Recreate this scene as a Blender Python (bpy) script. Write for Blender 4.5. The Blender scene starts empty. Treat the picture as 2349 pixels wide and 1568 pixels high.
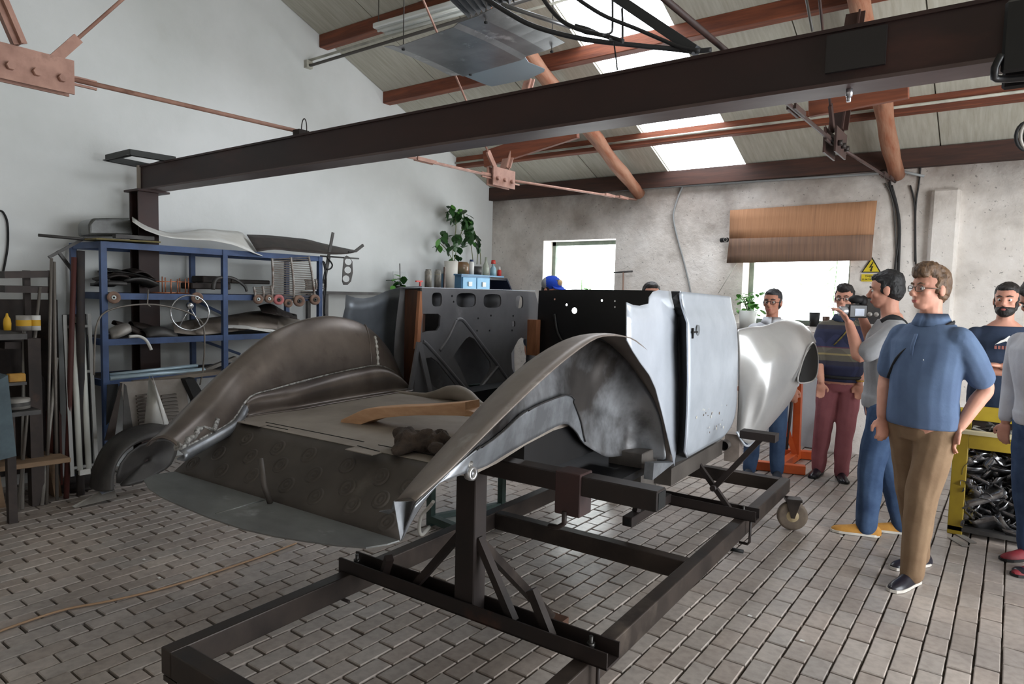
import bpy, bmesh, math, random
from mathutils import Vector, Matrix, noise as mnoise
R_ = random.Random(7)
V = Vector
rad = math.radians
SC = bpy.context.scene
COL = SC.collection
# ------------------------------------------------------------------ camera
FPX, PITCH, ROLL, YAW, CAMH = 1541.0, rad(-4.19), rad(1.42), rad(36.69), 1.65
_cy, _sy = math.cos(YAW), math.sin(YAW)
FW = V((-_sy*math.cos(PITCH), _cy*math.cos(PITCH), math.sin(PITCH)))
_rt = V((_cy, _sy, 0)); _up = _rt.cross(FW)
RT = _rt*math.cos(ROLL) + _up*math.sin(ROLL)
UP = _up*math.cos(ROLL) - _rt*math.sin(ROLL)
EYE = V((0, 0, CAMH))
cd = bpy.data.cameras.new('camera'); cam = bpy.data.objects.new('camera', cd); COL.objects.link(cam)
cam.matrix_world = Matrix(((RT.x, UP.x, -FW.x, EYE.x), (RT.y, UP.y, -FW.y, EYE.y), (RT.z, UP.z, -FW.z, EYE.z), (0, 0, 0, 1)))
cd.sensor_width = 36.0; cd.sensor_fit = 'HORIZONTAL'; cd.lens = FPX/2349*36; cd.clip_start = .05; cd.clip_end = 200
SC.camera = cam
SC.view_settings.view_transform = 'Standard'; SC.view_settings.look = 'None'
SC.view_settings.exposure = EXPOSURE = 0.0; SC.view_settings.gamma = 1.0; SC.view_settings.use_curve_mapping = False
# ------------------------------------------------------------------ overcast sky
w = bpy.data.worlds.new('overcast_sky'); SC.world = w; w.use_nodes = True
bg = w.node_tree.nodes['Background']; bg.inputs[0].default_value = (.93, .97, 1.0, 1); bg.inputs[1].default_value = 10.5
def portal(name, loc, rot, sx, sy):
    l = bpy.data.lights.new(name, 'AREA'); l.shape = 'RECTANGLE'; l.size = sx; l.size_y = sy
    l.cycles.is_portal = True
    o = bpy.data.objects.new(name, l); COL.objects.link(o); o.location = loc; o.rotation_euler = rot
    return o
# daylight openings of the hall (sampling portals only, they give no light of their own)
XL, YF, YN, XR = -6.4, 8.02, -1.6, 3.4
EAVE, SLOPE, RIDGE_Y = 3.17, .407, 3.21
def roofz(y): return EAVE + SLOPE*(8.03-y) if y >= RIDGE_Y else EAVE + SLOPE*(8.03-RIDGE_Y) - SLOPE*(RIDGE_Y-y)
_ra = math.atan(SLOPE)
portal('portal_skylight', (-3.085, 6.0, roofz(6.0)+.1), (-_ra, 0, 0), .98, 4.6)
portal('portal_window_small', (-4.86, YF+.3, 1.75), (rad(-90), 0, 0), 1.1, 1.2)
portal('portal_window_large', (-2.03, YF+.3, 1.75), (rad(-90), 0, 0), 1.0, 1.2)
portal('portal_gate', (XR+.2, 3.6, 1.7), (0, rad(90), 0), 3.2, 4.4)
# ------------------------------------------------------------------ pixel -> point on a known plane of the place (calibration of the photograph)
def ray(px, py): return FW + RT*((px-1174.5)/FPX) - UP*((py-784)/FPX)
def gz(px, py, z=0.0): d = ray(px, py); return EYE + d*((z-CAMH)/d.z)
def gx(px, py, x): d = ray(px, py); return EYE + d*(x/d.x)
def gy(px, py, y): d = ray(px, py); return EYE + d*(y/d.y)
def gt(px, py, t): return EYE + ray(px, py)*t
# ------------------------------------------------------------------ materials
def lin(c): return tuple(((x/255)/12.92 if x/255 <= .04045 else ((x/255+.055)/1.055)**2.4) for x in c)
MATS = {}
def mat(name, c1, rough=.6, metal=0.0, c2=None, scale=6.0, detail=5.0, lo=.35, hi=.65, bump=0.0, bscale=None, stretch=(1, 1, 1), rough2=None, c3=None, s3=1.5, lo3=.5, hi3=.7, spec=.5, trans=0.0, coat=0.0):
    if name in MATS: return MATS[name]
    m = bpy.data.materials.new(name); m.use_nodes = True; nt = m.node_tree; N = nt.nodes; L = nt.links
    b = N['Principled BSDF']; b.inputs['Roughness'].default_value = rough; b.inputs['Metallic'].default_value = metal
    b.inputs['Base Color'].default_value = (*lin(c1), 1); b.inputs['Specular IOR Level'].default_value = spec
    if trans: b.inputs['Transmission Weight'].default_value = trans
    if coat: b.inputs['Coat Weight'].default_value = coat
    if c2 is not None or bump:
        tc = N.new('ShaderNodeTexCoord'); mp = N.new('ShaderNodeMapping'); mp.inputs['Scale'].default_value = stretch
        L.new(tc.outputs['Object'], mp.inputs['Vector'])
        def nz(s, d):
            t = N.new('ShaderNodeTexNoise'); t.inputs['Scale'].default_value = s; t.inputs['Detail'].default_value = d; t.inputs['Roughness'].default_value = .6
            L.new(mp.outputs[0], t.inputs['Vector']); return t
        def ramp(t, lo, hi, a, bb):
            r = N.new('ShaderNodeValToRGB'); r.color_ramp.elements[0].position = lo; r.color_ramp.elements[1].position = hi
            r.color_ramp.elements[0].color = a; r.color_ramp.elements[1].color = bb
            L.new(t.outputs['Fac'], r.inputs['Fac']); return r
        if c2 is not None:
            t = nz(scale, detail); r = ramp(t, lo, hi, (*lin(c1), 1), (*lin(c2), 1)); out = r.outputs['Color']
            if c3 is not None:
                t3 = nz(s3, 6.0); f = ramp(t3, lo3, hi3, (0, 0, 0, 1), (1, 1, 1, 1))
                mx = N.new('ShaderNodeMix'); mx.data_type = 'RGBA'
                L.new(f.outputs['Color'], mx.inputs['Factor']); L.new(out, mx.inputs['A']); mx.inputs['B'].default_value = (*lin(c3), 1); out = mx.outputs['Result']
            L.new(out, b.inputs['Base Color'])
            if rough2 is not None:
                rr = ramp(t, lo, hi, (rough,)*3+(1,), (rough2,)*3+(1,)); L.new(rr.outputs['Color'], b.inputs['Roughness'])
        if bump:
            t2 = nz(bscale or scale*3, 4.0); bp = N.new('ShaderNodeBump'); bp.inputs['Strength'].default_value = bump; bp.inputs['Distance'].default_value = .01
            L.new(t2.outputs['Fac'], bp.inputs['Height']); L.new(bp.outputs['Normal'], b.inputs['Normal'])
    MATS[name] = m; return m
def glassy(name, tint=(1, 1, 1), mixf=.1):
    m = bpy.data.materials.new(name); m.use_nodes = True; nt = m.node_tree; N = nt.nodes; L = nt.links
    N.remove(N['Principled BSDF']); o = N['Material Output']
    t = N.new('ShaderNodeBsdfTransparent'); t.inputs[0].default_value = (*tint, 1)
    g = N.new('ShaderNodeBsdfGlossy'); g.inputs['Roughness'].default_value = .05
    mx = N.new('ShaderNodeMixShader'); mx.inputs[0].default_value = mixf
    L.new(t.outputs[0], mx.inputs[1]); L.new(g.outputs[0], mx.inputs[2]); L.new(mx.outputs[0], o.inputs[0]); return m
# ------------------------------------------------------------------ mesh builder
class MB:
    def __init__(s): s.v = []; s.f = []; s.sm = []
    def add(s, vs, fs, smooth=False):
        o = len(s.v); s.v += [V(p) for p in vs]; s.f += [tuple(i+o for i in f) for f in fs]; s.sm += [smooth]*len(fs); return s
    def box(s, lo, hi, M=None, ch=0.0):
        x0, y0, z0 = lo; x1, y1, z1 = hi
        vs = [V(p) for p in ((x0, y0, z0), (x1, y0, z0), (x1, y1, z0), (x0, y1, z0), (x0, y0, z1), (x1, y0, z1), (x1, y1, z1), (x0, y1, z1))]
        if M is not None: vs = [M @ p for p in vs]
        return s.add(vs, [(0, 3, 2, 1), (4, 5, 6, 7), (0, 1, 5, 4), (1, 2, 6, 5), (2, 3, 7, 6), (3, 0, 4, 7)])
    def cbox(s, c, size, M=None):
        c = V(c); h = V(size)/2; return s.box(c-h, c+h, M)
    def bar(s, a, b, wdt, hgt, up=(0, 0, 1), taper=1.0):
        a = V(a); b = V(b); d = (b-a).normalized(); u = V(up)
        x = d.cross(u)
        if x.length < 1e-4: x = d.cross(V((1, 0, 0)))
        x.normalize(); u = x.cross(d).normalized(); vs = []
        for p, k in ((a, 1.0), (b, taper)):
            vs += [p-x*wdt/2*k-u*hgt/2*k, p+x*wdt/2*k-u*hgt/2*k, p+x*wdt/2*k+u*hgt/2*k, p-x*wdt/2*k+u*hgt/2*k]
        return s.add(vs, [(3, 2, 1, 0), (4, 5, 6, 7), (0, 1, 5, 4), (1, 2, 6, 5), (2, 3, 7, 6), (3, 0, 4, 7)])
    def tube(s, pts, r, n=10, closed=False, caps=True, smooth=True, sx=1.0):
        pts = [V(p) for p in pts]; m = len(pts); rs = r if isinstance(r, (list, tuple)) else [r]*m
        vs = []; nrm = None
        for i, p in enumerate(pts):
            if closed: d = pts[(i+1) % m]-pts[i-1]
            else: d = pts[min(i+1, m-1)]-pts[max(i-1, 0)]
            d.normalize()
            if nrm is None:
                nrm = d.orthogonal().normalized() if abs(d.z) > .9 else d.cross(V((0, 0, 1))).normalized()
            else:
                nrm = (nrm - d*nrm.dot(d))
                nrm = nrm.normalized() if nrm.length > 1e-6 else d.orthogonal().normalized()
            bn = d.cross(nrm)
            for k in range(n):
                t = 2*math.pi*k/n; vs.append(p + nrm*math.cos(t)*rs[i]*sx + bn*math.sin(t)*rs[i])
        fs = []
        for i in range(m if closed else m-1):
            j = (i+1) % m
            for k in range(n): fs.append((i*n+k, i*n+(k+1) % n, j*n+(k+1) % n, j*n+k))
        s.add(vs, fs, smooth)
        if caps and not closed:
            o = len(s.v)-len(vs); s.f += [tuple(o+k for k in range(n))[::-1], tuple(o+(m-1)*n+k for k in range(n))]; s.sm += [False, False]
        return s
    def cyl(s, a, b, r, n=16, r2=None): return s.tube([a, b], [r, r if r2 is None else r2], n)
    def lathe(s, c, prof, n=24, axis=(0, 0, 1), smooth=True):
        ax = V(axis).normalized(); x = ax.orthogonal().normalized(); y = ax.cross(x); c = V(c); vs = []; m = len(prof)
        for r, h in prof:
            for k in range(n):
                t = 2*math.pi*k/n; vs.append(c + ax*h + (x*math.cos(t)+y*math.sin(t))*max(r, 1e-5))
        fs = [(i*n+k, i*n+(k+1) % n, (i+1)*n+(k+1) % n, (i+1)*n+k) for i in range(m-1) for k in range(n)]
        return s.add(vs, fs, smooth)
    def ell(s, c, r, n=16, m=10, M=None):
        vs = []; c = V(c)
        for i in range(m+1):
            ph = math.pi*i/m
            for k in range(n):
                t = 2*math.pi*k/n; p = V((r[0]*math.sin(ph)*math.cos(t), r[1]*math.sin(ph)*math.sin(t), -r[2]*math.cos(ph)))
                vs.append(c + (M @ p if M is not None else p))
        fs = [(i*n+k, i*n+(k+1) % n, (i+1)*n+(k+1) % n, (i+1)*n+k) for i in range(m) for k in range(n)]
        return s.add(vs, fs, True)
    def prism(s, poly, d):
        poly = [V(p) for p in poly]; d = V(d); n = len(poly)
        vs = poly + [p+d for p in poly]
        fs = [tuple(range(n))[::-1], tuple(range(n, 2*n))] + [(i, (i+1) % n, n+(i+1) % n, n+i) for i in range(n)]
        return s.add(vs, fs)
    def grid(s, rows, smooth=True, closed_u=False):
        n = len(rows[0]); vs = [p for r in rows for p in r]; fs = []
        for i in range(len(rows)-1):
            for k in range(n if closed_u else n-1):
                fs.append((i*n+k, i*n+(k+1) % n, (i+1)*n+(k+1) % n, (i+1)*n+k))
        return s.add(vs, fs, smooth)
ORG = {}
def link(o, org, parent=None):
    COL.objects.link(o); ORG[o.name] = V(org)
    if parent is not None: o.parent = parent
    else: o.location = org
    return o
def build(name, mb, m, parent=None, org=None, solid=0.0, soff=0.0, bevel=0.0, sub=0, wn=False, seg=1):
    me = bpy.data.meshes.new(name)
    if parent is not None: org = ORG[parent.name]
    elif org is None:
        xs = [p.x for p in mb.v]; ys = [p.y for p in mb.v]; zs = [p.z for p in mb.v]
        org = V(((min(xs)+max(xs))/2, (min(ys)+max(ys))/2, min(zs)))
    org = V(org)
    me.from_pydata([tuple(p-org) for p in mb.v], [], mb.f); me.polygons.foreach_set('use_smooth', mb.sm); me.update()
    me.materials.append(m)
    o = bpy.data.objects.new(name, me); link(o, org, parent)
    if sub: md = o.modifiers.new('sub', 'SUBSURF'); md.levels = sub; md.render_levels = sub
    if solid: md = o.modifiers.new('solid', 'SOLIDIFY'); md.thickness = solid; md.offset = soff
    if bevel: md = o.modifiers.new('bevel', 'BEVEL'); md.width = bevel; md.segments = seg; md.limit_method = 'ANGLE'; md.angle_limit = rad(40)
    return o
def tag(o, label, cat, group=None):
    o['label'] = label; o['category'] = cat
    if group: o['group'] = group
    return o
def struct(o): o['kind'] = 'structure'; return o
def stuff(o): o['kind'] = 'stuff'; return o
def thing(name, label, cat, loc=(0, 0, 0), group=None):
    o = bpy.data.objects.new(name, None); o.empty_display_size = .05; link(o, loc); tag(o, label, cat, group); return o
def dup(root, loc, rotz=None, label=None, scale=None):
    r = root.copy(); COL.objects.link(r); r.location = loc
    if rotz is not None: r.rotation_euler[2] = rotz
    if scale is not None: r.scale = scale
    if label: r['label'] = label
    for ch in list(root.children):
        c = ch.copy(); COL.objects.link(c); c.parent = r
        for g in ch.children:
            d = g.copy(); COL.objects.link(d); d.parent = c
    return r
def frame(o, x, y, z=None):
    """matrix with columns x,y,z at o"""
    x = V(x).normalized(); y = V(y); y = (y-x*y.dot(x)).normalized(); z = x.cross(y)
    return Matrix(((x.x, y.x, z.x, o[0]), (x.y, y.y, z.y, o[1]), (x.z, y.z, z.z, o[2]), (0, 0, 0, 1)))
def curve_mesh(splines, thick, M, cyclic=True):
    """flat plate with holes: splines = list of 2D outlines (first outer), filled even-odd, extruded; returns MB in world space"""
    cu = bpy.data.curves.new('tmp', 'CURVE'); cu.dimensions = '2D'; cu.fill_mode = 'BOTH'; cu.extrude = thick/2
    for pts in splines:
        sp = cu.splines.new('POLY'); sp.points.add(len(pts)-1); sp.use_cyclic_u = True
        for p, q in zip(sp.points, pts): p.co = (q[0], q[1], 0, 1)
    return _cm(cu, M)
def _cm(cu, M):
    o = bpy.data.objects.new('tmp', cu); COL.objects.link(o); dg = bpy.context.evaluated_depsgraph_get(); dg.update()
    me = bpy.data.meshes.new_from_object(o.evaluated_get(dg)); mb = MB()
    mb.add([M @ v.co for v in me.vertices], [tuple(p.vertices) for p in me.polygons])
    bpy.data.objects.remove(o); bpy.data.curves.remove(cu); bpy.data.meshes.remove(me); return mb
def text_mesh(txt, size, M, thick=.001, align='CENTER', spacing=1.0, bold=0.0):
    cu = bpy.data.curves.new('tmp', 'FONT'); cu.body = txt; cu.size = size; cu.extrude = thick/2; cu.align_x = align; cu.align_y = 'CENTER'; cu.space_character = spacing; cu.offset = bold
    return _cm(cu, M)
def circ(cx, cy, rx, ry=None, n=20, p=2.0):
    ry = rx if ry is None else ry; out = []
    for k in range(n):
        t = 2*math.pi*k/n; c, s = math.cos(t), math.sin(t)
        out.append((cx+rx*math.copysign(abs(c)**(2/p), c), cy+ry*math.copysign(abs(s)**(2/p), s)))
    return out
def interp(x, xs, ys):
    if x <= xs[0]: return ys[0]
    for i in range(len(xs)-1):
        if x <= xs[i+1]: t = (x-xs[i])/(xs[i+1]-xs[i]); return ys[i]+(ys[i+1]-ys[i])*t
    return ys[-1]
def cr(pts, n=8, closed=False):
    """Catmull-Rom through points"""
    P = [V(p) for p in pts]; out = []; m = len(P)
    for i in range(m if closed else m-1):
        if closed: p0, p1, p2, p3 = P[i-1], P[i], P[(i+1) % m], P[(i+2) % m]
        else: p0, p1, p2, p3 = P[max(i-1, 0)], P[i], P[i+1], P[min(i+2, m-1)]
        for k in range(n):
            t = k/n; out.append(.5*((2*p1)+(p2-p0)*t+(2*p0-5*p1+4*p2-p3)*t*t+(3*p1-p0-3*p2+p3)*t**3))
    if not closed: out.append(P[-1])
    return out
def nz3(x, y, z): return mnoise.noise(V((x, y, z)))
# ================================================================== THE HALL
M_PLAST = mat('white_plaster', (222, 224, 224), .85, c2=(205, 208, 206), scale=.9, lo=.35, hi=.75, bump=.25, bscale=9, c3=(186, 182, 170), s3=.45, lo3=.6, hi3=.85)
def wall_back_mat():
    m = bpy.data.materials.new('dirty_plaster'); m.use_nodes = True; nt = m.node_tree; N = nt.nodes; L = nt.links; b = N['Principled BSDF']; b.inputs['Roughness'].default_value = .9
    tc = N.new('ShaderNodeTexCoord'); sep = N.new('ShaderNodeSeparateXYZ')
    geo = N.new('ShaderNodeNewGeometry'); L.new(geo.outputs['Position'], sep.inputs[0])
    def nz(s, d=6, v=None):
        t = N.new('ShaderNodeTexNoise'); t.inputs['Scale'].default_value = s; t.inputs['Detail'].default_value = d; t.inputs['Roughness'].default_value = .62; L.new(v or geo.outputs['Position'], t.inputs['Vector']); return t
    def ramp(src, pts):
        r = N.new('ShaderNodeValToRGB'); e = r.color_ramp.elements
        e[0].position, e[0].color = pts[0][0], (*lin(pts[0][1]), 1); e[1].position, e[1].color = pts[-1][0], (*lin(pts[-1][1]), 1)
        for p, c in pts[1:-1]: q = e.new(p); q.color = (*lin(c), 1)
        L.new(src, r.inputs['Fac']); return r
    base = ramp(nz(2.2).outputs['Fac'], [(.3, (196, 188, 180)), (.5, (226, 219, 212)), (.75, (240, 235, 230))])
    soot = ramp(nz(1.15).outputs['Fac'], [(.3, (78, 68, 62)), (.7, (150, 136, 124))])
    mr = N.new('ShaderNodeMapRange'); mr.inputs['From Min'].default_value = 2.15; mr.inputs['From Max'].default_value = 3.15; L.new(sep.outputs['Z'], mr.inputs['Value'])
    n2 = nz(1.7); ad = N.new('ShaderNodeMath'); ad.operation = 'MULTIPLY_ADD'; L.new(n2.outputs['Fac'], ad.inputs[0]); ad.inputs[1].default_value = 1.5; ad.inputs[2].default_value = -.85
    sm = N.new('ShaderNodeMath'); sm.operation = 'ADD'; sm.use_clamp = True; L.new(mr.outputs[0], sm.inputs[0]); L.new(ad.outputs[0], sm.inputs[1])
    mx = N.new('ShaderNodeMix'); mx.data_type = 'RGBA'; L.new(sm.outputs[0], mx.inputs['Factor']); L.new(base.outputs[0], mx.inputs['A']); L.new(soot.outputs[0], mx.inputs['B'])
    sp = nz(30, 2); spr = ramp(sp.outputs['Fac'], [(.27, (0, 0, 0)), (.32, (255, 255, 255))])
    mu = N.new('ShaderNodeMix'); mu.data_type = 'RGBA'; mu.blend_type = 'MULTIPLY'; mu.inputs['Factor'].default_value = .5; L.new(mx.outputs['Result'], mu.inputs['A']); L.new(spr.outputs[0], mu.inputs['B'])
    L.new(mu.outputs['Result'], b.inputs['Base Color'])
    bp = N.new('ShaderNodeBump'); bp.inputs['Strength'].default_value = .6; bp.inputs['Distance'].default_value = .02; L.new(nz(14).outputs['Fac'], bp.inputs['Height']); L.new(bp.outputs[0], b.inputs['Normal'])
    return m
M_BACK = wall_back_mat()
M_GREY = mat('grey_paint', (120, 120, 120), .8)
# floor bed with paving bricks
M_BED = mat('dark_joint_sand', (52, 45, 40), .95, c2=(88, 76, 66), scale=14)
def brick_mat():
    m = bpy.data.materials.new('paving_brick'); m.use_nodes = True; nt = m.node_tree; N = nt.nodes; L = nt.links; b = N['Principled BSDF']
    geo = N.new('ShaderNodeNewGeometry'); sep = N.new('ShaderNodeSeparateXYZ'); L.new(geo.outputs['Position'], sep.inputs[0])
    def mth(op, a, bb=None, c=None):
        n = N.new('ShaderNodeMath'); n.operation = op
        for i, q in enumerate((a, bb, c)):
            if q is None: continue
            if isinstance(q, (int, float)): n.inputs[i].default_value = q
            else: L.new(q, n.inputs[i])
        return n.outputs[0]
    ix = mth('FLOOR', mth('DIVIDE', mth('SUBTRACT', sep.outputs['X'], BX0), BPX))
    par = mth('MULTIPLY', mth('FLOORED_MODULO', ix, 2), .5)
    iy = mth('FLOOR', mth('SUBTRACT', mth('DIVIDE', mth('SUBTRACT', sep.outputs['Y'], BY0), BPY), par))
    cmb = N.new('ShaderNodeCombineXYZ'); L.new(ix, cmb.inputs[0]); L.new(iy, cmb.inputs[1])
    wn = N.new('ShaderNodeTexWhiteNoise'); L.new(cmb.outputs[0], wn.inputs['Vector'])
    r = N.new('ShaderNodeValToRGB'); e = r.color_ramp.elements; e[0].color = (*lin((168, 156, 147)), 1); e[1].color = (*lin((186, 174, 165)), 1)
    q = e.new(.3); q.color = (*lin((176, 163, 154)), 1); q = e.new(.6); q.color = (*lin((174, 165, 158)), 1); L.new(wn.outputs['Value'], r.inputs['Fac'])
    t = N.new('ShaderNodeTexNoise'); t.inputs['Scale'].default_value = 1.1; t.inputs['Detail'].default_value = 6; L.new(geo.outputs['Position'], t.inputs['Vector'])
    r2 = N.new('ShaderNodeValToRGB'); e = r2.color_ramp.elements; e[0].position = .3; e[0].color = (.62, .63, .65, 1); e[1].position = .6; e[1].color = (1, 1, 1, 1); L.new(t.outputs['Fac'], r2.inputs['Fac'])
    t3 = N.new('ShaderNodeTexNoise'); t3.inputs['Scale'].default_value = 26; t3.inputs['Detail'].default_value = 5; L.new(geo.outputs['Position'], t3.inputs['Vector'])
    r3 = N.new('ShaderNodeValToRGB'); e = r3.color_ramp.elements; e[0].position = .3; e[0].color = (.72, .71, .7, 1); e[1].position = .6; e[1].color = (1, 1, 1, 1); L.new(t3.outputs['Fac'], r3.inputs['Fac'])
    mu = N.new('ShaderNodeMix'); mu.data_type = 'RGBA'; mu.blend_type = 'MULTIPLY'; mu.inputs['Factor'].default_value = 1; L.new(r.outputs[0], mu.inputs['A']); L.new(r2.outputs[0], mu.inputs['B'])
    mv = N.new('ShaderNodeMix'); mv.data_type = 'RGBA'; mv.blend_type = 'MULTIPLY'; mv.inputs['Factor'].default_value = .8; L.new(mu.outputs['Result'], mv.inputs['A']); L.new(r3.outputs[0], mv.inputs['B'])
    L.new(mv.outputs['Result'], b.inputs['Base Color']); b.inputs['Roughness'].default_value = .36; b.inputs['Specular IOR Level'].default_value = .5
    bp = N.new('ShaderNodeBump'); bp.inputs['Strength'].default_value = .25; bp.inputs['Distance'].default_value = .004; L.new(t3.outputs['Fac'], bp.inputs['Height']); L.new(bp.outputs[0], b.inputs['Normal'])
    return m
BX0, BY0, BPX, BPY = -4.25, 1.60, .1025, .198
floor = build('floor', MB().box((XL-.3, YN-.3, -.2), (XR+.3, YF+.5, -.022)), M_BED, org=(0, 0, 0)); struct(floor)
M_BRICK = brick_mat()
def brick_geo(gap=.0085, ends=.011):
    hx, hy, c = (BPX-gap)/2, (BPY-ends)/2, .004
    vs = []
    for (ex, ey, z) in ((hx, hy, -.03), (hx, hy, -c), (hx-c, hy-c, 0)):
        vs += [V((-ex, -ey, z)), V((ex, -ey, z)), V((ex, ey, z)), V((-ex, ey, z))]
    fs = [(8, 9, 10, 11)]
    for r in (0, 4):
        for k in range(4): fs.append((r+k, r+(k+1) % 4, r+4+(k+1) % 4, r+4+k))
    return vs, fs
def in_view(p, m=60):
    d = p-EYE; t = d.dot(FW)
    if t < .3: return None
    x = 1174.5+FPX*d.dot(RT)/t; y = 784-FPX*d.dot(UP)/t
    return t if (-m < x < 2349+m and -m < y < 1568+m) else None
spots = []
for i in range(-22, 76):
    for j in range(-18, 34):
        x = BX0+(i+.5)*BPX; y = BY0+(j+.5+.5*(i % 2))*BPY
        if not (XL < x < XR-.1 and YN+.1 < y < YF-.02): continue
        spots.append((in_view(V((x, y, 0))) or 99, x, y))
spots.sort()
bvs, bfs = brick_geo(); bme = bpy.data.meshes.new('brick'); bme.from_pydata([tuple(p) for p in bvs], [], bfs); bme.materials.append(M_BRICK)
for k, (t, x, y) in enumerate(spots[:300]):
    o = bpy.data.objects.new('brick', bme); COL.objects.link(o); o.parent = floor
    o.location = (x+R_.uniform(-.0015, .0015), y+R_.uniform(-.003, .003), R_.uniform(-.003, .0))
    o.rotation_euler = (R_.uniform(-.012, .012), R_.uniform(-.02, .02), R_.uniform(-.008, .008))
mb = MB()
for t, x, y in spots[300:]:
    e = (R_.uniform(-.003, 0)); ox, oy = x+R_.uniform(-.0015, .0015), y+R_.uniform(-.003, .003); tx, ty = R_.uniform(-.012, .012), R_.uniform(-.02, .02)
    mb.add([V((p.x+ox, p.y+oy, p.z+e+p.y*tx+p.x*ty)) for p in bvs], bfs)
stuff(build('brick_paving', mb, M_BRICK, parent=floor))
# walls
TW = .35
poly = [(XL, YN-TW, -.2), (XL, YF+TW, -.2), (XL, YF+TW, roofz(YF)), (XL, RIDGE_Y, roofz(RIDGE_Y)), (XL, YN-TW, roofz(YN-TW))]
struct(build('wall_left', MB().prism(poly, (-TW, 0, 0)), M_PLAST, org=(0, 0, 0)))
W1 = (-5.456, -4.30, .95, 2.40); W2 = (-2.60, -1.45, 1.36, 2.48)
def back_boxes():
    mb = MB(); x0, x1, zt = XL-TW, XR+TW, EAVE+.02
    def b(a, c, z0, z1): mb.box((a, YF, z0), (c, YF+TW, z1))
    b(x0, W1[0], -.2, zt); b(W1[1], W2[0], -.2, zt); b(W2[1], x1, -.2, zt)
    for w_ in (W1, W2): b(w_[0], w_[1], -.2, w_[2]); b(w_[0], w_[1], w_[3], zt)
    return mb
wb = struct(build('wall_back', back_boxes(), M_BACK, org=(0, 0, 0)))
mb = MB(); pts = [(-.755, YF), (-.73, YF-.09), (-.50, YF-.09), (-.485, YF)]
mb.prism([(x, y+.02 if y == YF else y, -.02) for x, y in pts], (0, 0, 2.80))
struct(build('trim_1', mb, M_BACK, bevel=.02))   # plastered pilaster
build('ledge', MB().box((-2.66, YF-.06, 1.30), (-1.40, YF+.25, 1.36)), M_BACK, parent=wb)
# far walls behind the camera, with a gate opening on the right side
mb = MB(); mb.box((XR, YN-TW, -.2), (XR+TW, 1.4, 4.2)); mb.box((XR, 5.8, -.2), (XR+TW, YF+TW, 4.2)); mb.box((XR, 1.4, 3.3), (XR+TW, 5.8, 5.3)); mb.box((XR, YN, 4.2), (XR+TW, YF, 5.3))
struct(build('wall_right', mb, M_PLAST, org=(0, 0, 0)))
struct(build('wall_front', MB().box((XL-TW, YN-TW, -.2), (XR+TW, YN, EAVE+.05)), M_BACK, org=(0, 0, 0)))
# roof deck with skylight strips, clad underneath with panels
M_DECK = mat('roof_board', (150, 146, 132), .8, c2=(176, 173, 160), scale=3, stretch=(6, .6, 1))
M_PAN = mat('pale_roof_panel', (186, 184, 172), .75, c2=(158, 152, 136), scale=5, stretch=(7, .5, 1), lo=.3, hi=.8, c3=(122, 110, 92), s3=.8, lo3=.66, hi3=.85)
SK = (-3.56, -2.61)
def roofq(mb, x0, x1, y0, y1, t0, t1):
    vs = [V((x, y, roofz(y)+t)) for t in (t0, t1) for x, y in ((x0, y0), (x1, y0), (x1, y1), (x0, y1))]
    mb.add(vs, [(0, 3, 2, 1), (4, 5, 6, 7), (0, 1, 5, 4), (1, 2, 6, 5), (2, 3, 7, 6), (3, 0, 4, 7)])
mb = MB()
for x0, x1 in ((XL-.5, SK[0]), (SK[1], XR+.5)):
    roofq(mb, x0, x1, RIDGE_Y, YF+.7, .03, .09); roofq(mb, x0, x1, YN-.6, RIDGE_Y, .0, .06)
roofq(mb, SK[0], SK[1], RIDGE_Y, 3.7, .03, .09);  roofq(mb, SK[0], SK[1], 8.12, YF+.7, .03, .09); roofq(mb, SK[0], SK[1], YN-.6, RIDGE_Y, 0, .06)
ceil = struct(build('ceiling', mb, M_DECK, org=(0, 0, 0)))
PY = (4.85, 5.80, 7.17)
rows = [RIDGE_Y, 4.1, 4.9, 5.86, 7.23, 8.03]
cols = [XL, -5.53, -4.57, SK[0], None, SK[1], -1.65, -.69, .27, 1.23, XR]
for i in range(len(rows)-1):
    for j in range(len(cols)-1):
        if cols[j] is None or cols[j+1] is None: continue
        mb = MB(); g = .006
        roofq(mb, cols[j]+g, cols[j+1]-g, rows[i]+.003, rows[i+1]-.003, .0, .028)
        build('panel', mb, M_PAN, parent=ceil)
M_FIB = glassy('skylight_sheet', (.97, .98, 1.0), .06)
for k, (y0, y1) in enumerate(((3.7, 4.9), (4.9, 5.86), (5.86, 7.23), (7.23, 8.12))):
    mb = MB(); roofq(mb, SK[0], SK[1], y0, y1, .05, .056); struct(build('window_%d' % (k+3), mb, M_FIB, org=(0, 0, 0)))
# windows of the back wall
M_FRAME = mat('green_grey_frame', (96, 108, 98), .7, c2=(128, 138, 126), scale=8)
M_PANE = glassy('window_pane', (.99, 1, .99), .04)
def window(n, w_, rx=.0):
    t = bpy.data.objects.new('window_%d' % n, None); link(t, ((w_[0]+w_[1])/2, YF+.3, w_[2])); struct(t)
    y0, y1 = YF+.24, YF+.30; x0, x1, z0, z1 = w_; s = .055
    f = MB(); f.box((x0, y0, z0), (x0+s, y1, z1)); f.box((x1-s, y0, z0), (x1, y1, z1)); f.box((x0, y0, z0), (x1, y1, z0+s)); f.box((x0, y0, z1-s), (x1, y1, z1))
    build('window_frame', f, M_FRAME, parent=t)
    build('pane', MB().box((x0+s, y0+.02, z0+s), (x1-s, y0+.026, z1-s)), M_PANE, parent=t)
    return t
window(1, W1); window(2, W2)
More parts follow.
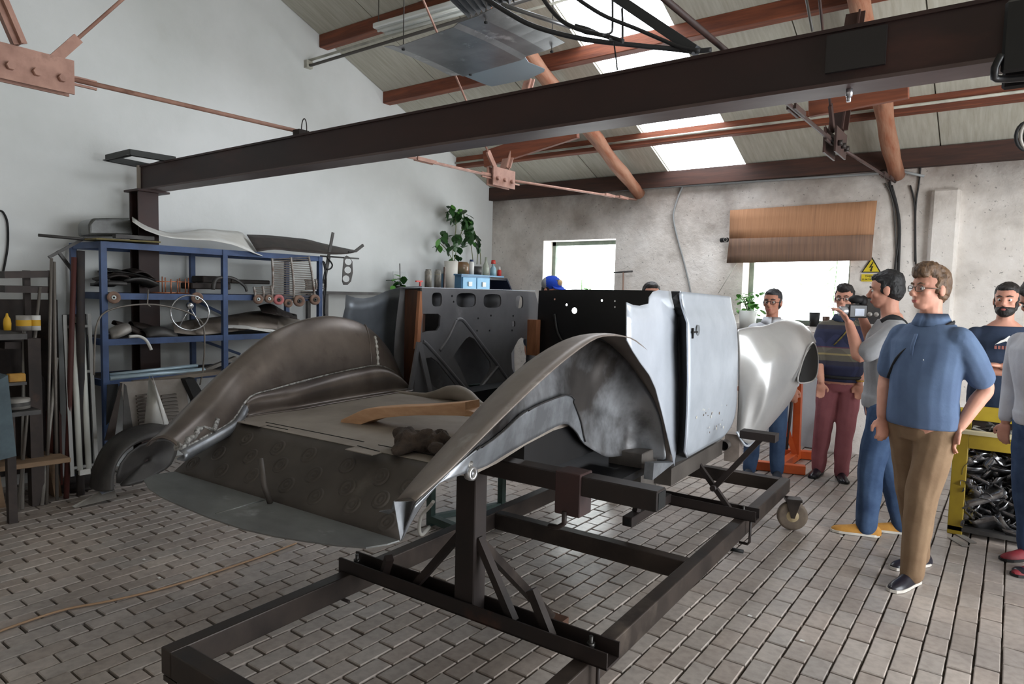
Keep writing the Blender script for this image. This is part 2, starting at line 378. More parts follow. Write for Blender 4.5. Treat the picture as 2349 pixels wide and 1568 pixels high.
# purlins, eaves plate
M_WOOD = mat('reddish_roof_timber', (132, 72, 46), .7, c2=(96, 50, 34), scale=4, stretch=(.5, 6, 6), bump=.2, c3=(70, 40, 30), s3=1.4, lo3=.55, hi3=.75)
for k, y in enumerate(PY):
    mb = MB(); zt = roofz(y)
    mb.prism([(XL, y, zt-.14), (XL, y+.12, zt-.14), (XL, y+.12, roofz(y+.12)), (XL, y, zt)], (XR-XL, 0, 0))
    tag(build('purlin', mb, M_WOOD, bevel=.006), ('reddish timber purlin running above the hanging reflector sheet', 'reddish timber purlin crossing both skylights above the dark steel beam', 'lower reddish timber purlin with a pale pipe on its face')[k], 'roof beam', 'roof purlins')
mb = MB(); mb.prism([(XL, 7.92, 3.015), (XL, 8.05, 3.015), (XL, 8.05, 3.17), (XL, 7.92, 3.20)], (XR-XL, 0, 0))
tag(build('wall_plate', mb, mat('dark_timber', (74, 46, 36), .75, c2=(52, 34, 28), scale=4, stretch=(.5, 6, 6))), 'dark timber eaves plate lying along the top of the window wall', 'roof beam')
# log rafters and the iron trusses under them
M_LOG = mat('peeled_log', (164, 122, 98), .7, c2=(140, 84, 58), scale=5, stretch=(5, .6, .6), bump=.3, c3=(92, 60, 46), s3=2.2, lo3=.6, hi3=.75)
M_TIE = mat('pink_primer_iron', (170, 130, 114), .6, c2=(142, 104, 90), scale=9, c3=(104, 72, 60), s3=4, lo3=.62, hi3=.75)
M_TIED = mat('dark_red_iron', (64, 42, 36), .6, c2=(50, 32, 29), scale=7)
M_BOLT = mat('bolt_steel', (52, 46, 44), .5, .6)
def lograf(x, label):
    pts = []; rs = []; n = 22
    for i in range(n):
        y = 3.3+(8.0-3.3)*i/(n-1); pts.append((x+.012*math.sin(i*.9)+.01*math.sin(i*.37), y, roofz(y)-.215+.012*math.sin(i*1.7))); rs.append(.088+.006*math.sin(i*2.1)-.0006*i)
    return tag(build('rafter_log', MB().tube(pts, rs, 14), M_LOG), label, 'rafter', 'log rafters')
lograf(-3.98, 'peeled log rafter running down past the skylights to the window wall')
lograf(-1.07, 'peeled log rafter with a pale patch ending beside the cable bundle')
def hexbolt(mb, c, d, r=.018, h=.03): mb.cyl(c, V(c)+V(d).normalized()*h, r, 6)
def truss(x, m, label, near):
    A = V((x, 1.31, 2.70)); B = V((x, 5.13, 2.735)); Ft = V((x, 7.97, 2.885))
    t = thing('roof_truss_tie', label, 'tie rod', (x, 5.13, 2.65), 'iron roof ties')
    build('tie_rod', MB().cyl(A+V((0, .12, 0)), B-V((0, .1, 0)), .013, 10), m, parent=t)
    build('tie_rod', MB().cyl(B+V((0, .1, 0)), Ft, .013, 10), m, parent=t)
    for P, nm in ((B, 1), (A, -1)):
        if nm == -1 and not near: continue
        top = V((x, P.y+nm*.42, P.z+1.02))
        build('strut', MB().bar(P+V((0, nm*.06, .1)), top, .012, .13, up=(1, 0, 0)).bar(P+V((.03, nm*.06, .1)), top+V((.03, 0, 0)), .06, .012, up=(1, 0, 0)), m, parent=t)
        for s in (-.035, .035):
            pl = build('gusset_plate', MB().box((x+s-.006, P.y-.17, P.z-.085), (x+s+.006, P.y+.17, P.z+.085)), m, parent=t)
            if s > 0:
                for dy in (-.11, 0, .11):
                    bb = MB(); hexbolt(bb, (x+s, P.y+dy, P.z-.02), (1, 0, 0), .02, .035); build('bolt', bb, M_BOLT if x > -2 else m, parent=pl)
        d0 = P+V((0, -nm*.08, .06)); d1 = V((x, RIDGE_Y+nm*.12, 4.86))
        build('sag_rod', MB().cyl(d0, d1, .009, 8), m, parent=t)
        dd = (d1-d0).normalized(); build('turnbuckle', MB().bar(d0+dd*.02, d0+dd*.2, .02, .05), m, parent=t)
        for s, off in ((1, .19), (-1, .19)):
            c = P+V((0, s*off, -.005)); mb = MB(); mb.bar(c-V((0, .1, -.018)), c+V((0, .1, .018)), .014, .012).bar(c-V((0, .1, .018)), c+V((0, .1, -.018)), .014, .012)
            build('clevis', mb, m, parent=t)
    for y in (4.1, 7.25, 7.6):
        p = A.lerp(B, (y-A.y)/(B.y-A.y)) if y < 5 else B.lerp(Ft, (y-B.y)/(Ft.y-B.y))
        mb = MB()
        for s in (-1, 1): mb.bar(p+V((s*.02, -.11, 0)), p+V((s*.02, .11, 0)), .012, .03)
        build('turnbuckle', mb, m, parent=t)
    return t
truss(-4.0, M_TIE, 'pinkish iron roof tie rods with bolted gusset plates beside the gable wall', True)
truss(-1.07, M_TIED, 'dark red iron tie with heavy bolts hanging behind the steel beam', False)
# both ends of the truss by the gable wall share one primer colour
def plank(p0, p1, y, label):
    a, b = gy(*p0, y), gy(*p1, y); tag(build('brace_plank', MB().bar(a, b, .05, .16), M_WOOD, bevel=.004), label, 'plank', 'timber brace planks')
plank((1112, 366), (1325, 296), 5.25, 'slanting timber brace plank bolted across the pinkish iron strut')
plank((1856, 242), (2085, 196), 5.05, 'slanting timber brace plank behind the bright nut on the steel beam')
# steel crane beam, column, fittings
M_BEAM = mat('oxide_brown_steel', (54, 30, 27), .55, c2=(40, 24, 24), scale=3, c3=(78, 44, 36), s3=2.4, lo3=.62, hi3=.8, stretch=(.4, 1, 1))
t = thing('crane_beam', 'long dark red-brown steel crane beam spanning the hall', 'beam', (-2, 2.85, 2.45))
build('web', MB().box((-6.12, 2.785, 2.465), (XR, 2.925, 2.65)), M_BEAM, parent=t)
build('flange', MB().box((-6.12, 2.775, 2.452), (XR, 2.935, 2.466)), mat('grey_flange', (98, 84, 82), .5, c2=(70, 52, 50), scale=3, stretch=(.4, 1, 1)), parent=t)  # lower flange coloured lighter and greyer than the rest of the beam
build('flange', MB().box((-6.12, 2.775, 2.65), (XR, 2.935, 2.664)), M_BEAM, parent=t)
build('end_plate', MB().box((-6.14, 2.76, 2.452), (-6.12, 2.95, 2.664)), mat('pale_edge', (150, 140, 128), .7), parent=t)
p0, p1 = gy(1897, 82, 2.77), gy(2030, 146, 2.77)
build('plate', MB().box((p0.x, 2.768, p1.z), (p1.x, 2.785, p0.z)), mat('black_plate', (34, 30, 31), .5), parent=t)
nb = MB(); c = gz(1945, 200, 2.452); nb.cyl((c.x, 2.85, 2.455), (c.x, 2.85, 2.425), .013, 6).cyl((c.x, 2.85, 2.43), (c.x, 2.85, 2.405), .008, 10)
build('nut', nb, mat('zinc', (200, 200, 205), .3, .9), parent=t)
t = thing('steel_column', 'rusty brown steel column standing behind the blue shelving under the beam', 'column', (-6.13, 2.82, 0))
M_RUST = mat('rusty_column', (104, 60, 40), .75, c2=(52, 36, 32), scale=3.5, lo=.4, hi=.6, stretch=(1, 1, .5))
build('web', MB().box((-6.21, 2.80, 0), (-6.06, 2.815, 2.45)), M_RUST, parent=t)
for x in (-6.22, -6.065): build('flange', MB().box((x, 2.73, 0), (x+.012, 2.90, 2.45)), M_BEAM, parent=t)
build('cap_plate', MB().box((-6.25, 2.70, 2.435), (-5.99, 2.97, 2.452)), M_BEAM, parent=t)
t = thing('wall_bracket', 'dark flat-bar bracket frame sticking out above the end of the steel beam', 'bracket', (-6.2, 2.6, 2.66))
cs = [gz(243, 362, 2.69), gz(298, 349, 2.69), gz(402, 366, 2.69), gz(345, 382, 2.69)]
for a, b in ((0, 1), (1, 2), (2, 3), (3, 0)): build('flat_bar', MB().bar(cs[a], cs[b], .012, .05).bar(cs[a]+V((0, 0, -.022)), cs[b]+V((0, 0, -.022)), .05, .006), mat('dark_grey_steel', (52, 54, 52), .6), parent=t)
# wire loop and clamp on the beam
c = gy(688, 300, 2.80); t = thing('beam_clamp', 'small black clamp with a wire loop on top of the steel beam', 'clamp', (c.x, 2.82, 2.664))
build('block', MB().box((c.x-.05, 2.78, 2.664), (c.x+.02, 2.86, 2.70)), M_BOLT, parent=t)
ring = [(c.x+.045+.028*math.cos(a), 2.80, 2.70+.065*math.sin(a)) for a in [math.pi*k/14 for k in range(15)]]
build('wire_loop', MB().tube([(ring[0][0], 2.80, 2.66)]+ring+[(ring[-1][0], 2.80, 2.66)], .0035, 6), M_BOLT, parent=t)
# pipes on the purlins and the wall
M_PIPE = mat('pale_conduit', (196, 194, 180), .5, c2=(150, 148, 138), scale=4)
M_PIPED = mat('dark_conduit', (70, 66, 62), .5)
def pipe(name, pts, r, m, label, cat='pipe', group=None): return tag(build(name, MB().tube(pts, r, 8), m), label, cat, group)
pipe('conduit', [(XL+.02, PY[2]-.02, roofz(PY[2])-.085), (XR-.1, PY[2]-.02, roofz(PY[2])-.085)], .014, M_PIPE, 'pale straight conduit fixed to the face of the lower purlin')
e0 = gy(1343, 441, YF-.05); e1 = gy(2075, 394, YF-.05)
pipe('conduit', [gy(1330, 430, YF-.06), e0, e1, gy(2120, 404, YF-.05)], .013, mat('grey_conduit', (140, 142, 142), .5), 'grey conduit running just below the eaves plate over the cardboard')
a = gx(705, 150, XL+.02); b = gx(705, 143, XL+.02)
pipe('conduit', [a, a+V((.05, .02, 0)), a+V((3.0, .02, .02))], .016, M_PIPED, 'dark pipe starting from a wall bracket under the upper purlin', group='pipes from the wall bracket')
pipe('conduit', [b+V((0, .03, .03)), b+V((3.0, .05, .05))], .014, M_PIPE, 'pale pipe lying just above the dark pipe from the wall bracket', group='pipes from the wall bracket')
tag(build('pipe_bracket', MB().box(a-V((.02, .03, .03)), a+V((.03, .05, .05))), M_PIPE), 'small bracket on the gable wall holding two ceiling pipes', 'bracket')
# ================================================================== TROLLEY FRAME
KY = rad(2.0); K0 = V((-1.752, 1.16, 0)); KU = V((-math.sin(KY), math.cos(KY), 0)); KV = V((math.cos(KY), math.sin(KY), 0))
def K(a, b, z): return K0+KV*a+KU*b+V((0, 0, z))
M_CART = mat('worn_dark_steel', (66, 56, 50), .55, .35, c2=(38, 32, 30), scale=3.5, lo=.35, hi=.65, c3=(112, 100, 90), s3=1.6, lo3=.6, hi3=.75, bump=.1, rough2=.4)
M_CARTD = mat('dark_steel_channel', (44, 34, 31), .6, .2, c2=(32, 26, 25), scale=5, c3=(80, 48, 36), s3=2.4, lo3=.66, hi3=.78)
trolley = thing('body_trolley', 'low rectangular dark steel frame trolley on castors carrying the car body', 'trolley', K(0, 2, 0))
ZT, HW, LB = .34, .65, 3.95
def kbox(mb, a0, a1, b0, b1, z0, z1):
    vs = [K(a, b, z) for z in (z0, z1) for a, b in ((a0, b0), (a1, b0), (a1, b1), (a0, b1))]
    return mb.add(vs, [(0, 3, 2, 1), (4, 5, 6, 7), (0, 1, 5, 4), (1, 2, 6, 5), (2, 3, 7, 6), (3, 0, 4, 7)])
# side rails: I-sections seen from above as a flat top with web below
for s in (-1, 1):
    mb = MB(); a0, a1 = (HW-.065, HW) if s > 0 else (-HW, -HW+.065)
    kbox(mb, a0, a1, 0, LB, ZT-.10, ZT)
    build('side_rail', mb, M_CART, parent=trolley, bevel=.005, seg=2)
for b0, nm in ((.0, 'end_rail'), (1.96, 'cross_rail'), (LB-.07, 'end_rail')):
    build(nm, kbox(MB(), -HW+.065, HW-.065, b0, b0+.07, ZT-.10, ZT-.002), M_CART, parent=trolley, bevel=.005, seg=2)
def channel(b0, aL, aR, z0, h, wd):
    mb = MB(); th = .007
    kbox(mb, aL, aR, b0, b0+wd, z0, z0+th); kbox(mb, aL, aR, b0, b0+th, z0, z0+h); kbox(mb, aL, aR, b0+wd-th, b0+wd, z0, z0+h)
    return mb
xb1 = build('cross_channel', channel(.84, -.66, .72, ZT, .062, .105), M_CARTD, parent=trolley)
xb2 = build('cross_channel', channel(2.78, -.66, .71, ZT, .062, .085), M_CARTD, parent=trolley)
for xb, b0 in ((xb1, .86), (xb2, 2.8)):
    for s in (-1, 1):
        a = s*(HW+.028); mb = MB()
        mb.tube([K(a, b0, ZT+.05), K(a, b0, ZT-.13), K(a-s*.012, b0, ZT-.145), K(a-s*.06, b0, ZT-.145)], .008, 8)
        build('hook_strap', mb, M_CARTD, parent=xb)
        bm = MB(); c = K(s*(HW-.03), b0+.05, ZT+.007); bm.cyl(c, c+V((0, 0, .06)), .008, 8).cyl(c+V((0, 0, .02)), c+V((0, 0, .036)), .016, 6)
        build('clamp_bolt', bm, mat('oily_steel', (70, 68, 66), .4, .7), parent=xb)
post = build('post', kbox(MB(), .015, .115, .855, .935, ZT+.005, .935), M_CARTD, parent=trolley, bevel=.004)
build('brace', MB().bar(K(-.23, .89, ZT+.03), K(.02, .89, .66), .035, .03), M_CARTD, parent=trolley)
build('brace', MB().bar(K(.29, .89, ZT+.03), K(.11, .89, .66), .035, .03), M_CARTD, parent=trolley)
build('brace', MB().bar(K(.065, 1.55, .06), K(.065, .95, .62), .045, .035), M_CART, parent=trolley)
build('foot_block', kbox(MB(), -.02, .14, 1.48, 1.60, .004, .06), mat('brown_wood_block', (112, 78, 60), .8, c2=(90, 62, 48), scale=6), parent=trolley)
mb = MB(); mb.bar(K(.46, .89, ZT+.02), K(.37, .89, .52), .035, .035); build('stub_tube', mb, M_CART, parent=trolley)
mb = MB(); mb.bar(K(-.42, .89, ZT+.03), K(-.36, .86, .47), .035, .03); build('stub_tube', mb, M_CARTD, parent=trolley)
# cross bar carried by the post, with a sliding sleeve and hook
tb = build('support_bar', kbox(MB(), -.80, .865, .88, .955, .925, .997), M_CARTD, parent=trolley, bevel=.004)
build('tube_end_shade', kbox(MB(), .8655, .867, .887, .948, .932, .990), mat('painted_hollow', (8, 8, 8), .9), parent=tb)  # black plate paints the shade of a hollow onto the solid bar
sl = MB(); kbox(sl, .47, .575, .872, .963, .845, 1.004); build('sleeve', sl, mat('dark_red_sleeve', (58, 34, 32), .6, c2=(42, 28, 28), scale=6), parent=tb, bevel=.003)
build('hook', MB().tube([K(.515, .87, .86), K(.515, .87, .815), K(.49, .87, .795), K(.45, .87, .79)], .010, 6), M_CARTD, parent=tb)
# struts rising to the sill from the front channel
build('strut', MB().bar(K(.545, 2.82, ZT+.04), K(.275, 2.82, .70), .028, .028), M_CARTD, parent=trolley)
st = build('strut', MB().bar(K(.455, 2.80, .50), K(.72, 2.80, .845), .03, .03), M_CARTD, parent=trolley)
build('strut_head', kbox(MB(), .60, .80, 2.76, 2.85, .83, .875), M_CARTD, parent=trolley)
b_ = MB(); c = K(.455, 2.79, .50); b_.cyl(c-KU*.03, c+KU*.03, .018, 10); build('joint_bolt', b_, M_CARTD, parent=st)
mb = kbox(MB(), .13, .19, 2.2, 2.79, .355, .41); ft = build('outrigger_tube', mb, M_CARTD, parent=trolley, bevel=.003)
build('tube_end_shade', kbox(MB(), .14, .18, 2.198, 2.2, .365, .40), mat('painted_hollow', (8, 8, 8), .9), parent=ft)  # black plate in place of the shaded inside of the tube
build('prop', MB().bar(K(.16, 2.32, .41), K(.19, 2.42, .72), .035, .035), M_CARTD, parent=trolley)
# castors
M_TYRE = mat('grey_brown_tyre', (120, 106, 92), .7, c2=(96, 84, 74), scale=12); M_HUB = mat('cream_hub', (196, 178, 140), .6, c2=(170, 150, 118), scale=10)
for a, b in ((.70, 3.83), (-.70, 3.83), (.60, -.02), (-.60, .06)):
    c = K(a, b, .105); ax = (KV*.38-KU*.92).normalized() if a > 0 else KV
    cs = build('castor_wheel', MB().lathe(c, [(.035, -.022), (.085, -.022), (.10, -.02), (.105, -.01), (.105, .01), (.10, .02), (.085, .022), (.035, .022)], 28, ax), M_TYRE, parent=trolley)
    build('hub', MB().lathe(c, [(.0, -.028), (.03, -.028), (.035, -.023), (.086, -.016), (.086, .016), (.035, .023), (.03, .028), (.0, .028)], 24, ax), M_HUB, parent=cs)
    fk = MB(); d = ax
    for s in (-1, 1): fk.prism([c+d*s*.03+V((0, 0, -.012))-ax.cross(V((0, 0, 1)))*.012, c+d*s*.03+V((0, 0, -.012))+ax.cross(V((0, 0, 1)))*.012, c+d*s*.03+V((0, 0, .115))+ax.cross(V((0, 0, 1)))*.05, c+d*s*.03+V((0, 0, .115))-ax.cross(V((0, 0, 1)))*.05], d*s*.004)
    fk.cyl(c-d*.036, c+d*.036, .012, 10); fk.bar(c-d*.045+V((0, 0, .118)), c+d*.045+V((0, 0, .118)), .11, .02)
    build('fork', fk, M_CART, parent=cs)
# ================================================================== CAR BODY
CY_ = rad(3.0); C0 = V((-2.17, 1.6, 0)); CU = V((-math.sin(CY_), math.cos(CY_), 0)); CV = V((math.cos(CY_), math.sin(CY_), 0))
def C(a, b, z): return C0+CV*a+CU*b+V((0, 0, z))
def planepix(px, py, p0, n): d = ray(px, py); return EYE+d*((V(p0)-EYE).dot(n)/d.dot(n))
def pa(px, py, a): return planepix(px, py, C0+CV*a, CV)
def pb(px, py, b): return planepix(px, py, C0+CU*b, CU)
def cloc(P): d = V(P)-C0; return (d.dot(CV), d.dot(CU), d.z)
M_BARE = mat('bare_brown_steel', (116, 106, 99), .42, .55, c2=(88, 80, 76), scale=3.0, lo=.35, hi=.65, c3=(60, 46, 40), s3=2.2, lo3=.6, hi3=.78, rough2=.3, bump=.03)
M_STRIP = mat('dusty_taupe_steel', (142, 132, 124), .5, .35, c2=(120, 110, 104), scale=4, c3=(176, 170, 164), s3=2.5, lo3=.6, hi3=.7)
M_RAW = mat('ground_raw_steel', (168, 172, 178), .34, .7, c2=(120, 122, 126), scale=5, lo=.35, hi=.6, c3=(80, 78, 78), s3=3, lo3=.62, hi3=.75, rough2=.45, bump=.04)
M_WH = mat('blackened_steel', (150, 152, 156), .4, .6, c2=(66, 62, 60), scale=2.2, lo=.36, hi=.56, c3=(38, 35, 34), s3=1.8, lo3=.5, hi3=.66, rough2=.5)
M_TAIL = mat('dusty_dark_steel', (84, 78, 73), .6, .3, c2=(68, 62, 58), scale=4, c3=(112, 106, 100), s3=2, lo3=.62, hi3=.75)
M_APRON = mat('grey_blue_steel', (122, 124, 122), .45, .5, c2=(94, 94, 93), scale=3, c3=(150, 152, 152), s3=5, lo3=.62, hi3=.72, stretch=(1, 1.6, 1))
M_FLOOR = mat('dusty_floor_pan', (150, 141, 132), .65, .25, c2=(128, 119, 111), scale=4, c3=(104, 96, 90), s3=2.5, lo3=.62, hi3=.8)
M_PRIM = mat('grey_primer', (176, 182, 190), .38, .25, c2=(162, 168, 176), scale=4, c3=(120, 116, 112), s3=7, lo3=.7, hi3=.78, rough2=.45)
M_PALE = mat('pale_metal_skin', (206, 212, 222), .35, .3, c2=(188, 194, 204), scale=3)
M_GREYP = mat('dull_grey_coat', (112, 112, 116), .5, .3, c2=(98, 98, 102), scale=5, c3=(138, 138, 142), s3=3, lo3=.66, hi3=.8)
M_FEND = mat('silver_primer_fender', (196, 195, 194), .3, .35, c2=(182, 181, 180), scale=3, rough2=.36)
M_BLK = mat('black_coat_and_shade', (14, 14, 16), .4, c2=(22, 22, 24), scale=6); M_RUB = mat('black_rubber', (16, 16, 17), .7)  # black coat serves real black paint and the painted underbody shadow
M_WELD = mat('bright_weld', (190, 188, 184), .4, .8, c2=(90, 86, 82), scale=60, bump=.8, bscale=120)
M_HOLLOW = mat('painted_hollow', (8, 8, 8), .9)  # flat black that stands for the shade inside holes and slots
car = thing('car_body', 'bare metal vintage car body shell without wheels on the steel trolley', 'car body', C(0, 1.2, 0))
def px_grid(rows, fn=pa): return [[fn(*q) for q in r] for r in rows]
# --- tail panel, apron, trunk floor
TB = [(-.685, -.15, .85), (.63, -.155, .85)]; TTp = [(-.60, .06, 1.05), (.64, .06, 1.05)]
rows = []
for i in range(7):
    t = i/6; rows.append([C(*[(TB[0][k]*(1-s)+TB[1][k]*s)*(1-t)+(TTp[0][k]*(1-s)+TTp[1][k]*s)*t for k in range(3)]) for s in [j/14 for j in range(15)]])
tail = build('tail_panel', MB().grid(rows), M_TAIL, parent=car, solid=.006, soff=-1)
nrm_t = ((C(*TB[1])-C(*TB[0])).cross(C(*TTp[0])-C(*TB[0]))).normalized()
if nrm_t.dot(EYE-C(0, 0, 1)) < 0: nrm_t = -nrm_t
ringp = [(501, 1000), (565, 1006), (637, 1027), (708, 1042), (796, 1066), (873, 1093), (936, 1116), (501, 1039), (574, 1046), (643, 1066), (720, 1088), (796, 1117), (873, 1145), (442, 1063), (507, 1079), (577, 1091), (657, 1112), (723, 1138), (807, 1157), (887, 1197)]
for q in ringp:
    c = planepix(*q, C(*TB[0]), nrm_t)
    build('embossed_ring', MB().lathe(c-nrm_t*.001, [(0, .005), (.007, .005), (.010, .0015), (.014, .0015), (.018, .005), (.022, .0055), (.026, .0025), (.030, .0055), (.034, .003), (.037, 0)], 20, nrm_t), M_TAIL, parent=tail)
ap = [(-.68, -.15), (-.70, -.22), (-.655, -.295), (-.52, -.345), (-.38, -.372), (-.219, -.385), (-.03, -.395), (.158, -.391), (.29, -.37), (.40, -.339), (.50, -.305), (.59, -.261), (.622, -.20), (.63, -.152)]
mb = MB(); mb.add([C(a, b, .848) for a, b in ap], [tuple(range(len(ap)))])
apron = build('tail_apron', mb, M_APRON, parent=car, solid=.005, soff=0)
build('apron_crease', MB().tube([C(-.05, -.15, .851), C(-.05, -.36, .8495)], .004, 6), M_APRON, parent=apron)
e0, e1 = cloc(pb(620, 1140, -.17)), cloc(pb(597, 1052, -.17))
build('centre_rod', MB().tube([C(e0[0], -.17, .85), C(e0[0]-.01, -.19, .92), C(e1[0], -.17, e1[2])], .011, 8), M_TAIL, parent=car)
fp = [(-.60, .06), (.64, .06), (.72, .10), (.69, .3), (.61, .62), (.55, .95), (.55, 1.22), (-.70, 1.22), (-.70, .9), (-.68, .5), (-.66, .2), (-.61, .08)]
mb = MB(); mb.prism([C(a, b, 1.02) for a, b in fp], (0, 0, .032))
pan = build('trunk_floor', mb, M_FLOOR, parent=car)
for (q0, q1) in (((560, 965), (660, 985)), ((610, 968), (835, 1013)), ((820, 1022), (870, 1035)), ((868, 1020), (1000, 1045))):
    build('joint_groove', MB().bar(gz(*q0, 1.0525), gz(*q1, 1.0525), .004, .003), M_HOLLOW, parent=pan)
for q in ((560, 968), (805, 1030)):
    c = gz(*q, 1.053); M = frame(c, CV, CU); build('floor_tab', MB().box((-.01, -.02, 0), (.13, .03, .003), M), M_FLOOR, parent=pan)
# --- left rear fender
oct_ = [(362, 1004, -.53), (398, 965, -.61), (430, 930, -.67), (475, 882, -.73), (520, 840, -.78), (600, 777, -.83), (665, 744, -.86), (735, 728, -.88), (800, 735, -.88), (850, 760, -.88), (895, 807, -.86), (920, 858, -.82), (930, 884, -.79)]
seam = [(412, 1034, -.455), (450, 1014, -.49), (490, 992, -.53), (535, 964, -.575), (572, 912, -.65), (630, 893, -.68), (700, 874, -.70), (770, 856, -.715), (820, 846, -.72), (866, 839, -.72), (898, 850, -.72), (918, 873, -.72), (926, 888, -.72)]
O_ = cr([pa(*q) for q in oct_], 3); S_ = cr([pa(*q) for q in seam], 3); secs = []
for o, q in zip(O_, S_):
    w_ = (q-o); h = o.z-q.z; hz = V((w_.x, w_.y, 0)); dn = V((0, 0, -1)); k = min(1, h/.2)
    pts = [o-hz.normalized()*.05+dn*.16*k, o-hz.normalized()*.035+dn*.06*k, o+hz.normalized()*(-.005)+dn*.012*k, o+hz*.18+V((0, 0, .010*k)), o+hz*.40+dn*.05*h, o+hz*.62+dn*.19*h, o+hz*.80+dn*.43*h, o+hz*.93+dn*.72*h, q]
    secs.append(cr(pts, 2))
lf = build('left_rear_fender', MB().grid(secs), M_BARE, parent=car, solid=.006, soff=0, sub=1)
ks = 26
build('seam_ridge', MB().tube([p+V((0, 0, .003)) for p in secs[ks][3:]], .006, 8), M_BARE, parent=lf)
M_PUT = mat('filler_putty', (214, 212, 206), .6, .2, c2=(150, 146, 142), scale=40, bump=.5, bscale=60)
ps = [p+CV*.004 for p in secs[ks+1][9:]]
build('putty_streak', MB().tube(cr(ps, 3), [.003+.008*abs(math.sin(i*.9)) for i in range(len(cr(ps, 3)))], 6), M_PUT, parent=lf)
build('weld_bead', MB().tube([p+V((0, 0, .003)) for p in S_], [.004+.003*abs(math.sin(i*2.7)) for i in range(len(S_))], 6), M_WELD, parent=lf)
rows = []
for i in range(11, len(S_)):
    q = S_[i]; l = cloc(q); k = min(1, (i-11)/5)*min(1, (len(S_)-i)/6+.3); e = 1.053-l[2]
    rows.append([q, C(l[0]+.02*k+.01, l[1], l[2]-.006), C(l[0]+.048*k+.012, l[1], l[2]+e*.22), C(l[0]+.058*k+.014, l[1], l[2]+e*.55), C(l[0]+.045*k+.012, l[1], l[2]+e*.85), C(l[0]+.05*k+.02, l[1], 1.053), C(l[0]+.08*k+.03, l[1], 1.054)])
build('lower_bead', MB().grid(rows), M_BARE, parent=lf, solid=.005, soff=0, sub=1)
rows = []
for i in range(0, 12):
    l = cloc(S_[i]); rows.append([C(l[0]-.004, l[1], l[2]+.002), C(l[0]+.028, l[1], l[2]-.004), C(l[0]+.036, l[1], l[2]-.02), C(l[0]+.03, l[1], l[2]-.035), C(l[0]-.02, l[1], l[2]-.035)])
build('tail_flange', MB().grid(rows), M_RAW, parent=lf, solid=.006, soff=0)
wp = [secs[i][12].lerp(secs[i][16], R_.uniform(.2, .9)) for i in range(0, 8)]
build('weld_blob', MB().tube(wp, [R_.uniform(.008, .02) for _ in wp], 7), M_WELD, parent=lf)
# --- right rear wheel housing (outer fender skin missing)
oc = [(.80, -.27, 1.04), (.80, -.13, 1.09), (.80, 0, 1.147), (.80, .239, 1.251), (.80, .524, 1.365), (.80, .803, 1.452), (.80, .973, 1.470), (.80, 1.214, 1.449), (.80, 1.397, 1.388), (.80, 1.541, 1.32), (.80, 1.675, 1.222), (.80, 1.754, 1.102), (.80, 1.79, .984), (.80, 1.841, .743)]
ic = [(.60, -.131, .967), (.60, -.02, 1.035), (.60, .152, 1.13), (.60, .367, 1.244), (.60, .57, 1.336), (.60, .803, 1.408), (.60, 1.02, 1.448), (.60, 1.225, 1.452), (.60, 1.40, 1.405), (.61, 1.55, 1.325), (.63, 1.68, 1.21), (.66, 1.75, 1.10), (.69, 1.79, .97), (.72, 1.84, .743)]
rows = []
for o, i in zip(cr([C(*p) for p in oc], 3), cr([C(*p) for p in ic], 3)):
    m = (o+i)/2+V((0, 0, .008)); rows.append([o, o.lerp(m, .5)+V((0, 0, .003)), m, m.lerp(i, .5)+V((0, 0, .002)), i])
wh = build('right_wheel_housing', MB().grid(rows), M_STRIP, parent=car, solid=.006, soff=-1)
tops = [(.797, -.27, 1.035), (.797, -.1, 1.10), (.79, .1, 1.18), (.765, .3, 1.265), (.71, .52, 1.34), (.65, .8, 1.405), (.62, 1.07, 1.442), (.61, 1.2, 1.442), (.61, 1.4, 1.395), (.63, 1.55, 1.315), (.66, 1.68, 1.205), (.71, 1.755, 1.09), (.75, 1.80, .95), (.77, 1.835, .745)]
bots = [(.75, -.279, .914), (.785, -.196, 1.052), (.79, -.06, 1.072), (.76, .116, 1.059), (.72, .3, 1.061), (.66, .602, 1.063), (.60, .941, 1.061), (.585, 1.096, .999), (.58, 1.192, .924), (.58, 1.359, .845), (.58, 1.485, .798), (.58, 1.675, .77), (.60, 1.72, .76), (.63, 1.78, .74)]
T_, B_ = cr([C(*p) for p in tops], 4), cr([C(*p) for p in bots], 4); rows = []
for k, (t, b) in enumerate(zip(T_, B_)):
    f = k/(len(T_)-1); r = []
    for j in range(12):
        u = j/11; p = t.lerp(b, u); bulge = (.055*math.sin(math.pi*u)*min(1, max(0, (f-.25)*4)))
        if f < .62: bulge += .02*math.sin(2*math.pi*min(1, u*1.2))*min(1, max(0, (f-.2)*5))
        r.append(p-CV*bulge)
    rows.append(r)
wall = build('inner_wall', MB().grid(rows), M_WH, parent=wh, solid=.005, soff=0, sub=1)
